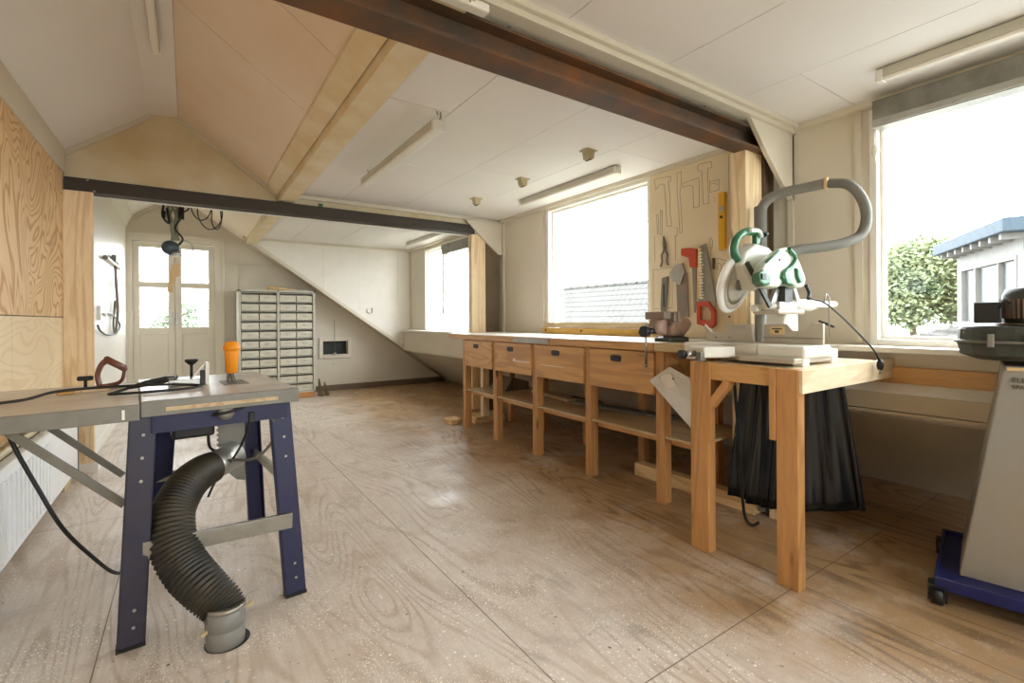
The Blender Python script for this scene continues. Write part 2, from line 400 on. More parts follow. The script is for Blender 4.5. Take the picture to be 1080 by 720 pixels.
# flat ceiling with grooves between the boards
mb = MB()
xs = [0.69, 1.27, 1.89, 2.51, 3.2]
for i in range(4):
    ys = [YB, -0.1, 1.155, 2.5, 4.9, 6.3, 7.8] if i % 2 == 0 else [YB, 0.4, 1.5, 3.5, 4.9, 7.0, 7.8]
    if i == 3: ys = [YB, 1.155, 2.4, 4.9, 6.3, 7.8]
    if i == 2: ys = [YB, 0.2, 3.3, 4.9, 7.8]
    for a, b in zip(ys, ys[1:]): mb.box(xs[i]+.002, xs[i+1]-.002, a+.002, b-.002, ZC, ZC+.02)
struct(mb, 'ceiling', 'ceiling')
struct(MB().box(0.735, 3.4, YB-.2, 7.95, ZC+.012, ZC+.12), 'ceiling_backing', 'gasket')
# ridge strip and slopes
PL = (-0.25, 2.855); PR = (-0.06, slope_z(-0.06)); LS = 0.76
def left_z(x): return 2.855 - LS*(-0.25 - x)
struct(MB().prism([(-.25, YB-.1, 2.855), (-.06, YB-.1, PR[1]), (-.06, YB-.1, 3.0), (-.25, YB-.1, 3.0)], (0, 8.6-YB, 0)), 'ceiling_ridge', 'ceiling')
struct(MB().prism([(-.25, YB-.1, 2.855), (-.95, YB-.1, left_z(-.95)), (-.95, YB-.1, left_z(-.95)+.15), (-.25, YB-.1, 3.0)], (0, 8.6-YB, 0)), 'ceiling_slope_left', 'ceiling')
# right slope, boards with diagonal-looking joints running down the slope
mb = MB()
yy = [YB-.1, 0.6, 1.6, 2.38, 3.10, 5.2, 6.6, 8.3]
for a, b in zip(yy, yy[1:]):
    for x0, x1 in ((-.06, .72),):
        mb.prism([(x0+.002, a+.002, slope_z(x0+.002)), (x1-.002, a+.002, slope_z(x1-.002)), (x1-.002, a+.002, slope_z(x1-.002)+.02), (x0+.002, a+.002, slope_z(x0+.002)+.02)], (0, b-a-.004, 0))
struct(mb, 'ceiling_slope_right', 'slope')
struct(MB().prism([(-.06, YB-.1, slope_z(-.06)+.012), (.8, YB-.1, slope_z(.8)+.012), (.8, YB-.1, slope_z(.8)+.14), (-.06, YB-.1, slope_z(-.06)+.14)], (0, 8.6-YB, 0)), 'ceiling_slope_backing', 'gasket')
struct(MB().prism([(.7, 7.85, slope_z(.7)), (4.15, 7.85, slope_z(4.15)), (4.15, 7.85, slope_z(4.15)+.14), (.7, 7.85, slope_z(.7)+.14)], (0, .6, 0)), 'ceiling_slope_far', 'cream')
# low slope behind and under the benches
struct(MB().prism([(3.05, YB-.1, slope_z(3.05)), (4.15, YB-.1, slope_z(4.15)), (4.25, YB-.1, slope_z(4.15)+.1), (3.15, YB-.1, slope_z(3.05)+.1)], (0, 8.6-YB, 0)), 'wall_right_low_slope', 'cream')
# window wall (openings left free)
W1 = (5.62, 7.17, 0.965, 2.28); W2 = (2.62, 4.005, 0.985, 2.315); W3 = (-1.05, 1.095, 0.99, 2.30)
mb = MB()
for a, b in ((YB-.1, W3[0]), (W3[1], W2[0]), (W2[1], W1[0]), (W1[1], 7.95)): mb.box(XW, XW+.16, a, b, 0.6, ZC+.05)
for w in (W1, W2, W3): mb.box(XW, XW+.16, w[0], w[1], 0.6, w[2]).box(XW, XW+.16, w[0], w[1], w[3], ZC+.05)
struct(mb, 'wall_right', 'cream')
# dormer end wall, standing on the slope
mb = MB()
cuts = [0.69, 1.2, 1.75, 2.3, 2.95, 3.17]
for a, b in zip(cuts, cuts[1:]):
    mb.prism([(a+.001, 7.8, slope_z(a)), (b-.001, 7.8, slope_z(b)), (b-.001, 7.8, ZC), (a+.001, 7.8, ZC)], (0, .08, 0))
struct(mb, 'wall_dormer', 'white_paint')
struct(MB().prism([(.66, 7.83, slope_z(.66)), (3.3, 7.83, slope_z(3.3)), (3.3, 7.83, ZC+.05), (.66, 7.83, ZC+.05)], (0, .1, 0)), 'wall_dormer_backing', 'cream')
struct(MB().beam((.66, 7.79, slope_z(.66)-.012), (3.2, 7.79, slope_z(3.2)-.012), .03, .05), 'trim_1', 'cream')
# gable wall with the door opening and a hatch opening
DX0, DX1, DZ = -0.62, 0.33, 2.25
mb = MB()
mb.prism([(-1, 8.2, 0), (DX0, 8.2, 0), (DX0, 8.2, 2.6), (-1, 8.2, 2.6)], (0, .16, 0))
mb.prism([(DX0, 8.2, DZ), (DX1, 8.2, DZ), (DX1, 8.2, 2.7), (-.06, 8.2, 3.0), (-.25, 8.2, 3.0), (DX0, 8.2, 2.7)], (0, .16, 0))
hx0, hx1, hz0, hz1 = 1.82, 2.22, 0.59, 0.81
mb.prism([(DX1, 8.2, 0), (hx0, 8.2, 0), (hx0, 8.2, 1.75), (DX1, 8.2, 2.75)], (0, .16, 0))
mb.box(hx0, hx1, 8.2, 8.36, 0, hz0)
mb.prism([(hx0, 8.2, hz1), (hx1, 8.2, hz1), (hx1, 8.2, 1.5), (hx0, 8.2, 1.75)], (0, .16, 0))
mb.prism([(hx1, 8.2, 0), (4.2, 8.2, 0), (4.2, 8.2, .05), (hx1, 8.2, 1.5)], (0, .16, 0))
struct(mb, 'wall_far', 'cream')
struct(MB().box(0.45, 4.0, 8.17, 8.2, 0, 0.09), 'baseboard_far', 'bulkhead_dark')
mb = MB()
mb.beam((-.72, 8.185, left_z(-.72)-.03), (-.25, 8.185, 2.855-.03), .03, .05).beam((-.06, 8.185, slope_z(-.06)-.03), (1.0, 8.185, slope_z(1.0)-.03), .03, .05)
mb.box(DX1+.12, 1.75, 8.185, 8.2, 2.0, 2.012)
mb.box(DX1+.30, DX1+.31, 8.19, 8.2, .1, 2.2)
struct(mb, 'trim_2', 'cream')
# rear wall behind the camera with the opening for the added window
mb = MB()
mb.box(-1, .2, YB-.15, YB, 0, 3).box(2.2, 4.2, YB-.15, YB, 0, 3).box(.2, 2.2, YB-.15, YB, 0, .9).box(.2, 2.2, YB-.15, YB, 2.1, 3.05)
struct(mb, 'wall_rear', 'cream')
# left walls: two plywood sheets with a joint, set back from the plank
XL = -0.775
mb = MB()
for a, b in ((YB, 0.9), (0.9, 2.9), (2.9, 4.9)): mb.box(XL-.02, XL, a+.0015, b-.0015, 1.192, 2.28)
struct(mb, 'wall_left', 'ply_left')
mb = MB()
for a, b in ((YB, 1.6), (1.6, 3.6), (3.6, 4.9)): mb.box(XL-.02, XL, a+.0015, b-.0015, 0, 1.186)
struct(mb, 'wall_left_low', 'ply_left_low')
struct(MB().box(XL-.15, XL-.012, YB-.1, 8.3, 0, 2.5), 'wall_left_backing', 'gasket')
struct(MB().box(XL-.02, XL+.012, YB, 4.9, 2.28, left_z(XL)), 'trim_3', 'cream')
struct(MB().box(-.90, -.68, 4.95, 8.2, 0, 2.6), 'wall_left_far', 'white_paint')
struct(MB().prism([(-.68, 4.95, left_z(-.68)), (-.68, 4.95, left_z(-.68)-.10), (-.665, 4.95, left_z(-.68)-.10), (-.61, 4.95, left_z(-.61)-.015), (-.61, 4.95, left_z(-.61))], (0, 3.25, 0)), 'trim_4', 'white_paint')
struct(MB().box(-.68, -.668, 4.95, 8.2, 0, .09), 'baseboard_left', 'white_paint')
struct(MB().box(-.70, -.58, 4.86, 4.96, 0, .07), 'baseboard_post', 'white_paint')
# gable-shaped boarding above the far steel beam
mb = MB()
mb.prism([(-.79, 4.93, 2.25), (.69, 4.93, 2.25), (.69, 4.93, ZC+.02), (-.06, 4.93, PR[1]+.01), (-.25, 4.93, 2.865), (-.79, 4.93, left_z(-.79)+.01)], (0, .06, 0))
mb.box(.69, XW, 4.93, 4.99, 2.265, ZC)
struct(mb, 'wall_upper', 'cream_stain')
mb = MB()
mb.beam((-.78, 4.915, left_z(-.78)-.02), (-.25, 4.915, 2.835), .03, .035).beam((-.06, 4.915, PR[1]-.02), (.69, 4.915, ZC-.02), .03, .035)
mb.box(.69, XW, 4.90, 4.93, 2.315, ZC)
mb.box(.69, XW, 4.985, 5.01, 2.315, ZC)
struct(mb, 'trim_5', 'cream')
# cornices, cover strips along the window wall
mb = MB(); mb.box(3.13, XW, YB, 7.8, 2.315, ZC); mb.box(.73, XW, 7.76, 7.8, 2.32, ZC)
struct(mb, 'trim_6', 'cream')
mb = MB()
for y in (1.50, 4.83, 4.99, 7.74, 4.05, 1.13): mb.box(3.155, XW, y, y+.035, 1.0, 2.32)
struct(mb, 'trim_7', 'cream')
struct(MB().box(1.0-.27, .735, YB, 4.93, 2.30, ZC), 'trim_8', 'cream')
# window ledge
mb = MB(); mb.box(2.98, XW, YB, 1.62, .965, .992); mb.box(2.98, XW, 4.80, 7.8, .955, .985)
struct(mb, 'trim_9', 'white_paint', 0.003)
# apron under the ledge: upright board, batten, sloping shelf board with lip
mb = MB(); mb.box(3.12, XW, YB, 1.66, .66, .965); mb.box(3.05, 3.12, 1.66, 7.8, .64, .955)
struct(mb, 'trim_10', 'cream')
struct(MB().box(3.085, 3.12, YB, 1.45, .80, .885), 'trim_11', 'orange_y', 0.002)
struct(MB().prism([(2.985, YB, .755), (3.12, YB, .815), (3.12, YB, .80), (2.985, YB, .74)], (0, 1.5-YB, 0)), 'trim_14', 'white_paint')
mb = MB(); mb.box(2.965, 2.985, YB, 1.5, .672, .757).box(2.955, 2.99, YB, 1.5, .652, .668)
struct(mb, 'trim_15', 'tan_board')
struct(MB().box(3.065, 3.085, 1.18, 1.45, .80, .905), 'trim_16', 'orange_y', 0.002)
mb = MB()
mb.box(3.035, 3.05, 4.83, 7.8, .80, .81).box(3.035, 3.05, 4.83, 7.8, .70, .71).box(3.03, 3.05, 4.83, 7.8, .64, .655)
struct(mb, 'trim_12', 'cream')
struct(MB().box(3.04, 3.06, 4.83, 7.79, .655, .955), 'trim_13', 'cream')

def window(n, w, mullions=(), blind=False):
    r = sroot('window_%d' % n, (XW, (w[0]+w[1])/2, w[2]))
    y0, y1, z0, z1 = w
    mb = MB(); t = .036
    mb.box(XW-.012, XW+.12, y0, y0+t, z0, z1).box(XW-.012, XW+.12, y1-t, y1, z0, z1).box(XW-.011, XW+.119, y0+t, y1-t, z0, z0+t).box(XW-.011, XW+.119, y0+t, y1-t, z1-.03, z1)
    for m_ in mullions: mb.box(XW-.009, XW+.118, m_-.025, m_+.025, z0+t, z1-.03)
    struct(mb, 'window_frame', 'white_paint', 0.004, r)
    ys = [y0+t] + [q for m_ in mullions for q in (m_-.025, m_+.025)] + [y1-t]
    for i in range(0, len(ys), 2):
        a, b = ys[i], ys[i+1]
        mb = MB(); s = .018
        mb.box(XW+.04, XW+.08, a, a+s, z0+t, z1-.03).box(XW+.04, XW+.08, b-s, b, z0+t, z1-.03).box(XW+.041, XW+.079, a+s, b-s, z0+t, z0+t+s).box(XW+.041, XW+.079, a+s, b-s, z1-.03-s, z1-.03)
        o = struct(mb, 'window_sash', 'white_paint', 0.003, r)
        struct(MB().box(XW+.055, XW+.062, a+s, b-s, z0+t+s, z1-.03-s), 'window_pane', 'glass', 0, o)
    return r
w1 = window(1, W1, (6.50,))
struct(MB().box(3.16, 3.19, 6.53, 6.545, 1.25, 1.35).cyl((3.15, 6.54, 1.3), (3.12, 6.54, 1.3), .008).beam((3.12, 6.54, 1.3), (3.12, 6.54, 1.20), .014, .01), 'window_handle', 'steel', 0, w1)
struct(MB().box(3.12, 3.165, 5.62, 6.47, 2.12, 2.26), 'blind_box', 'blind', .003, w1)
window(2, W2)
w3 = window(3, W3)
mb = MB(); mb.box(3.06, 3.155, -1.0, 1.045, 2.20, 2.31); 
struct(mb, 'blind_box', 'blind', .003, w3)
struct(MB().box(3.05, 3.06, -1.0, 1.045, 2.17, 2.205).box(3.06, 3.155, -1.0, 1.045, 2.165, 2.185), 'blind_rail', 'alu', .003, w3)
struct(MB().tube([(3.13, 1.055, 2.25), (3.13, 1.06, 2.10), (3.13, 1.055, 2.0)], .003).ball((3.13, 1.055, 2.06), .02, (1, 1, 1.5)), 'blind_cord', 'white_paint', 0, w3)
window_extra = MB()
# unseen rear window, added to bring daylight into the near half
rw = sroot('window_4', (1.4, YB, .7))
mb = MB()
for x in (.2, 1.18, 2.15): mb.box(x, x+.05, YB-.12, YB-.05, .9, 2.1)
mb.box(.2, 2.2, YB-.12, YB-.05, .9, .95).box(.2, 2.2, YB-.12, YB-.05, 2.05, 2.1)
struct(mb, 'window_frame', 'white_paint', 0, rw)
struct(MB().box(.22, 2.18, YB-.10, YB-.095, .92, 2.08), 'window_pane', 'glass', 0, rw)

# double door in the gable
dr = sroot('door_1', (-.15, 8.2, 0))
mb = MB(); f = .085
mb.box(DX0-f, DX0+.005, 8.16, 8.26, 0, DZ+f).box(DX1-.005, DX1+f, 8.16, 8.26, 0, DZ+f).box(DX0+.005, DX1-.005, 8.161, 8.259, DZ, DZ+f)
mb.box(DX0-f-.03, DX0-f+.01, 8.15, 8.2, 0, DZ+f+.03).box(DX1+f-.01, DX1+f+.03, 8.15, 8.2, 0, DZ+f+.03).box(DX0-f+.01, DX1+f-.01, 8.151, 8.2, DZ+f-.01, DZ+f+.029)
struct(mb, 'door_frame', 'cream', .003, dr)
mid = (DX0+DX1)/2
for a, b in ((DX0+.006, mid-.002), (mid+.002, DX1-.006)):
    mb = MB(); s = .075
    mb.box(a, a+s, 8.20, 8.24, 0.02, DZ-.01).box(b-s, b, 8.20, 8.24, .02, DZ-.01)
    for z0, z1 in ((.02, .16), (.98, 1.07), (1.62, 1.70), (2.17, DZ-.01)): mb.box(a+s, b-s, 8.20, 8.24, z0, z1)
    mb.box(a+s, b-s, 8.215, 8.23, .16, .98)
    leaf = struct(mb, 'door_leaf', 'cream', .003, dr)
    for z0, z1 in ((1.07, 1.62), (1.70, 2.17)): struct(MB().box(a+s, b-s, 8.22, 8.226, z0, z1), 'door_pane', 'glass', 0, leaf)
struct(MB().box(mid-.035, mid-.012, 8.19, 8.2, 1.10, 1.28).cyl((mid-.022, 8.2, 1.22), (mid-.022, 8.16, 1.22), .008).beam((mid-.022, 8.16, 1.22), (mid-.1, 8.16, 1.22), .014, .014), 'door_handle', 'alu', 0, dr)
struct(MB().box(mid-.018, mid+.012, 8.24, 8.25, .02, DZ-.01), 'door_astragal', 'cream', 0, dr)
struct(MB().box(mid+.015, mid+.035, 8.19, 8.2, 1.10, 1.28), 'door_lock_plate', 'alu', 0, dr)
for x in (DX0+.003, DX1-.013):
    for z in (.3, 1.2, 2.05): struct(MB().cyl((x+.005, 8.19, z), (x+.005, 8.19, z+.09), .008, 8), 'door_hinge', 'cream', 0, dr)

# ================================================================ BEAMS, POSTS
bm_ = thing('steel_beam', 'rusty brown steel beam crossing the ceiling nearest the viewer', 'beam', (1.0, 1.59, 2.15))
MB().box(-.77, 3.0, 1.53, 1.65, 2.15, 2.163).box(-.77, 3.0, 1.53, 1.65, 2.258, 2.27).box(-.77, 3.0, 1.585, 1.597, 2.163, 2.258).build('beam_profile', 'rust', bm_)
each([MB().cyl((x, 1.545, 2.27), (x, 1.545, 2.283), .011, 6) for x in (1.04, 2.3)], 'bolt', 'steel', bm_)
b2 = thing('steel_beam', 'dark steel beam across the far half of the room, above the double door view', 'beam', (1.0, 4.92, 2.15))
MB().box(-.765, 2.78, 4.87, 5.0, 2.15, 2.162).box(-.765, 2.78, 4.87, 5.0, 2.24, 2.252).box(-.765, 2.78, 4.93, 4.942, 2.162, 2.24).box(-.765, 2.78, 4.875, 4.88, 2.16, 2.245).build('beam_profile', 'rust_dark', b2)
MB().box(1.05, 1.09, 4.86, 4.875, 2.252, 2.28).build('green_clip', 'green', b2, 'small green clip on top flange')
each([MB().box(-.60, -.585, 4.86, 4.875, 2.155, 2.165), MB().box(-.64, -.625, 4.86, 4.875, 2.235, 2.245)], 'bolt', 'steel', b2)
# white batten just under/behind the far beam
tag(MB().box(-.60, 2.75, 5.0, 5.02, 2.14, 2.165).build('batten', 'white_paint'), 'thin white batten along the back of the dark far beam', 'batten')
# boxing above the near beam
tag(MB().box(.72, XW, 1.48, 1.60, 2.30, ZC).box(.72, XW, 1.455, 1.48, 2.325, ZC).build('beam_boxing', 'cream', bevel=.003), 'cream boxed board running above the rusty near beam', 'boarding')
# gusset boards
tag(MB().prism([(2.66, 1.50, 2.315), (XW, 1.50, 2.325), (XW, 1.50, 1.88), (3.12, 1.50, 1.90), (2.86, 1.50, 2.12)], (0, .025, 0)).build('gusset_board', 'cream'), 'cream triangular gusset board under the near ceiling corner by the large right window', 'board')
tag(MB().prism([(2.66, 4.86, 2.30), (XW-.02, 4.86, 2.315), (XW-.02, 4.86, 1.93), (3.10, 4.86, 1.93), (2.82, 4.86, 2.16)], (0, .025, 0)).build('gusset_board', 'cream'), 'cream triangular gusset board at the end of the dark far beam', 'board')
tag(MB().box(2.75, 2.93, 1.575, 1.67, .10, 2.15).build('timber_post', 'pine', bevel=.004), 'pale knotty timber post under the rusty beam, between tool board and mitre saw', 'post')
tag(MB().box(2.75, 2.94, 4.895, 4.98, 0.10, 2.15).build('timber_post', 'pine', bevel=.004), 'pale timber post under the dark far beam at the far end of the workbench', 'post')
tag(MB().box(2.95, 3.06, 1.60, 1.66, 0, 2.3).box(2.95, 2.96, 1.57, 1.69, 0, 2.3).box(3.05, 3.06, 1.57, 1.69, 0, 2.3).build('steel_column', 'bulkhead_dark'), 'brown rusty steel column behind the grey suction pipe', 'column')
tag(MB().box(2.95, 3.13, 4.93, 5.0, 0, 2.3).box(2.95, 3.13, 4.9, 4.93, 0, 2.2).build('steel_column', 'bulkhead_dark'), 'brown steel column beside the far timber post and window', 'column')
tag(MB().box(XL, -.60, 4.86, 4.90, .07, 2.15).build('plank', 'pine', bevel=.003), 'wide upright knotty plank at the end of the plywood wall', 'plank')
tag(MB().box(.70, .84, YB, 4.93, 2.26, ZC-.003).prism([(.60, YB, slope_z(.60)-.004), (.695, YB, slope_z(.695)-.004), (.695, YB, slope_z(.695)-.03), (.60, YB, slope_z(.60)-.03)], (0, 4.93-YB, 0)).build('roof_purlin', 'purlin', bevel=.004), 'worn cream-painted timber purlin where sloping and flat ceilings meet, near side of dark beam', 'purlin')
tag(MB().box(.70, .83, 5.02, 7.8, 2.26, ZC-.003).build('roof_purlin', 'purlin', bevel=.004), 'cream timber purlin beyond the dark far beam', 'purlin')
# sleepers
tag(MB().box(2.72, 2.80, 1.52, 2.42, 0, .09).build('floor_sleeper', 'pine_y', bevel=.003), 'pale timber sleeper on the floor under the mitre saw end of the workbench', 'timber')
tag(MB().box(2.62, 3.0, 4.60, 4.86, 0, .07).build('floor_sleeper', 'pine_y', bevel=.003), 'pale timber block on the floor beside the far timber post', 'timber')
tag(MB().box(2.38, 2.52, 4.72, 4.90, 0, .05).build('floor_block', 'pine_y', bevel=.003), 'small pale timber block at the foot of the far left workbench leg', 'timber')
tag(MB().box(2.72, 2.80, 4.60, 4.66, .07, .93).build('timber_stud', 'pine', bevel=.003), 'pale upright stud behind the far end of the workbench', 'timber')
tag(MB().box(2.76, 2.85, 1.385, 1.455, .0, .848).build('timber_stud', 'pine', bevel=.003), 'pale upright stud beside the black sheet under the mitre saw', 'timber')

# ================================================================ LIGHTS (unlit fluorescent fittings)
def batten_lamp(label, x, y0, y1, z, w=.05, h=.045, hooks=False):
    t = thing('fluorescent_lamp', label, 'ceiling lamp', (x, (y0+y1)/2, z))
    MB().box(x-w/2, x+w/2, y0+.004, y1-.004, z-h, z).build('lamp_body', 'cab_grey', t, bevel=.004)
    MB().prism([(x-w/2, y0+.03, z-h), (x+w/2, y0+.03, z-h), (x+w/2-.008, y0+.03, z-h-.014), (x-w/2+.008, y0+.03, z-h-.014)], (0, y1-y0-.06, 0)).build('diffuser', 'tube', t, bevel=.006)
    for y in (y0, y1-.03): MB().box(x-w/2-.002, x+w/2+.002, y, y+.03, z-h-.016, z-.004).build('end_cap', 'tube', t, bevel=.004)
    if hooks:
        for y in (y0+.02, y1-.1): MB().tube([(x, y, z-.01), (x+.02, y, z+.02), (x+.015, y, z+.06), (x-.01, y, z+.055), (x, y, z+.03)], .004, 6).build('hook', 'steel', t)
    return t
batten_lamp('grey-sided fluorescent lamp hanging on a hook in the middle of the flat ceiling', 1.20, 2.50, 3.90, ZC-.05, .07, .05, True)
batten_lamp('slim white fluorescent lamp along the top of the middle window', 2.79, 2.62, 3.95, ZC-.005)
batten_lamp('slim white fluorescent lamp above the large right window', 2.79, -.4, .93, ZC-.005)
batten_lamp('slim fluorescent lamp above the far window beyond the dark beam', 2.83, 5.70, 7.05, ZC-.005)
batten_lamp('narrow fluorescent lamp under the ridge at upper left', -.155, 2.3, 3.68, 2.85, .045, .04)
# short lamp lying on the boxing by the near beam
t = thing('fluorescent_lamp', 'short white lamp fixed beside the rusty near beam, cut by the top edge', 'ceiling lamp', (.6, 1.47, 2.235))
MB().box(-.2, .90, 1.455, 1.50, 2.245, 2.275).build('lamp_body', 'tube', t, bevel=.006)
MB().tube([(.80, 1.44, 2.29), (.80, 1.425, 2.27), (.805, 1.43, 2.235)], .004, 6).build('hook', 'steel', t)
# ceiling sockets
for (y, lb) in ((4.12, 'beige double ceiling socket farthest from the viewer'), (3.33, 'beige double ceiling socket, middle of three'), (2.52, 'beige double ceiling socket nearest, beside the window lamp')):
    t = thing('ceiling_socket', lb, 'socket', (2.37, y, ZC), 'power sockets on the flat ceiling')
    MB().box(2.325, 2.425, y-.04, y+.04, ZC-.01, ZC).build('plate', 'socket', t, bevel=.002)
    MB().prism([(2.34, y-.03, ZC-.01), (2.41, y-.03, ZC-.01), (2.40, y-.03, ZC-.065), (2.35, y-.03, ZC-.065)], (0, .06, 0)).build('socket_body', 'socket', t, bevel=.004)
    for q in (-.014, .016): MB().lathe([(.013, 0), (.013, -.006)], (2.375, y+q, ZC-.064), (0, 0, 1), 12).build('outlet', 'bulkhead_dark', t)

# ================================================================ WORKBENCH
wb = thing('workbench', 'long wooden workbench with four drawers below the middle window', 'workbench', (2.75, 3.2, 0))
MB().box(2.40, 3.12, 1.98, 4.80, .945, .995).build('bench_top', 'orange_y', wb, bevel=.003)
MB().box(2.395, 3.125, 1.96, 4.82, .9952, 1.0).build('top_sheet', 'white_paint', wb, 'pale worn surface sheet on the top')
MB().box(2.40, 3.12, 1.68, 1.975, .945, .997).build('top_extension', 'raw_y', wb, 'greyish weathered end board of the top', bevel=.003)
MB().box(2.394, 2.40, 3.02, 3.52, .948, .99).build('metal_patch', 'steel', wb, 'grey metal patch on the front edge')
legY = [1.985, 2.63, 3.285, 3.92, 4.53]
for y in legY:
    MB().box(2.43, 2.50, y-.062, y, 0, .945).build('leg', 'orange_z', wb, bevel=.003)
    MB().box(3.0, 3.06, y-.062, y, 0, .945).build('leg', 'orange_z', wb, bevel=.003)
dl = None
for i in range(4):
    a, b = legY[i]+.004, legY[i+1]-.066
    d = MB().box(2.415, 2.437, a, b, .668, .935).box(2.437, 2.92, a+.01, a+.025, .68, .92).box(2.437, 2.92, b-.025, b-.01, .68, .92).box(2.437, 2.92, a+.01, b-.01, .672, .682).build('drawer', 'orange_y', wb, bevel=.002)
    c = (a+b)/2 + .03
    hh = MB(); n_ = 16; pts = []
    for k in range(n_):
        t_ = 2*PI*k/n_; px_ = math.copysign(abs(math.cos(t_))**.5, math.cos(t_)); pz = math.copysign(abs(math.sin(t_))**.5, math.sin(t_))
        pts.append((2.4145, c + .048*px_, .88 + .022*pz))
    hh.prism(pts, (-.004, 0, 0)); hh.build('drawer_pull', 'black', d, 'black recessed pull')
MB().box(2.44, 3.05, 1.70, 4.47, .405, .42).build('shelf', 'raw_y', wb)
each([MB().box(2.50, 2.53, 1.72, 4.47, .36, .405), MB().box(2.98, 3.0, 1.72, 4.47, .36, .405)], 'shelf_rail', 'orange_y', wb)
MB().box(2.44, 2.475, 1.98, 4.46, .935, .945).box(2.46, 3.0, 1.92, 1.95, .86, .945).build('top_rail', 'orange_y', wb)
# white paint runs on drawer faces
MB().box(2.4135, 2.415, 3.30, 3.56, .775, .782).box(2.4135, 2.415, 3.52, 3.55, .783, .80).box(2.4135, 2.415, 2.85, 3.15, .772, .776).build('paint_drip', 'white_paint', wb, 'white paint run across drawer fronts')
# stuff on the shelf
tag(MB().beam((2.9, 2.2, .43), (2.75, 3.1, .44), .12, .02).build('offcut_board', 'dull_steel', bevel=.002), 'grey flat offcut lying on the workbench shelf near its near end', 'offcut')
tag(MB().beam((2.8, 3.2, .433), (2.88, 3.85, .433), .10, .025).build('offcut_board', 'raw_y', bevel=.002), 'pale wooden offcut on the far half of the workbench shelf', 'offcut')
tag(MB().tube(arc_path([(2.8, 2.4, .455), (2.7, 2.7, .47), (2.85, 2.9, .455), (2.8, 3.2, .465)]), .008).build('cable', 'rubber'), 'black cable lying across boards on the workbench shelf', 'cable')
tag(MB().prism([(2.65, 4.05, .42), (2.95, 4.05, .42), (2.95, 4.05, .50), (2.75, 4.05, .56)], (0, .3, 0)).build('wood_scrap', 'dark_wood', bevel=.002), 'dark chunk of scrap wood at the far end of the workbench shelf', 'scrap wood')

# straightedge board + yellow level under the window
tag(MB().box(3.075, 3.13, 2.60, 3.95, 1.065, 1.11).box(3.07, 3.08, 2.60, 3.95, 1.098, 1.115).build('batten', 'raw_y', bevel=.002), 'brown edge board lying on the long yellow level under the middle window', 'board')
t = thing('long_spirit_level', 'long yellow spirit level lying on the workbench under the middle window', 'spirit level', (3.08, 3.27, 1.0))
MB().box(3.06, 3.10, 2.58, 3.96, 1.0, 1.062).build('level_body', 'yellow_dull', t, bevel=.003)
for y in (2.66, 3.36, 3.90): MB().lathe([(.011, 0), (.011, -.003)], (3.06, y, 1.035), (1, 0, 0), 12).build('vial', 'black', t)
# vise
VT = Matrix.Translation((2.6, 2.0, 1.0)) @ Matrix.Diagonal((1.12, 1.15, 1.24, 1)) @ Matrix.Translation((-2.6, -2.0, -1.0))
v = thing('bench_vise', 'dusty reddish grey bench vise on the near end of the workbench', 'vise', (2.62, 2.02, 1.0))
MB(VT).lathe([(.085, 0), (.085, .02), (.06, .028)], (2.62, 2.0, 1.0), (0, 0, 1), 20).box(2.52, 2.60, 1.95, 2.05, 1.0, 1.02).build('vise_base', 'extr_dark', v, bevel=.004)
MB(VT).prism([(2.56, 1.96, 1.025), (2.68, 1.96, 1.025), (2.72, 1.96, 1.05), (2.76, 1.96, 1.09), (2.72, 1.96, 1.125), (2.58, 1.96, 1.13), (2.56, 1.96, 1.08)], (0, .085, 0)).build('vise_body', 'vise_pink', v, bevel=.024, seg=4)
MB(VT).prism([(2.44, 1.965, 1.05), (2.53, 1.965, 1.03), (2.545, 1.965, 1.13), (2.47, 1.965, 1.13), (2.44, 1.965, 1.09)], (0, .075, 0)).build('moving_jaw', 'vise_pink', v, bevel=.024, seg=4)
MB(VT).box(2.525, 2.55, 1.92, 2.09, 1.10, 1.155).box(2.56, 2.585, 1.92, 2.09, 1.10, 1.155).box(2.46, 2.53, 1.94, 2.07, 1.115, 1.155).build('jaw', 'vise_grey', v, bevel=.008)
MB(VT).cyl((2.47, 2.0, 1.055), (2.385, 2.0, 1.055), .016).lathe([(.028, 0), (.028, .028)], (2.36, 2.0, 1.055), (1, 0, 0), 14).build('screw', 'black', v)
MB(VT).cyl((2.385, 2.0, 1.075), (2.385, 2.0, .89), .006, 8).ball((2.385, 2.0, .885), .011).ball((2.385, 2.0, 1.08), .011).build('handle_bar', 'steel', v)

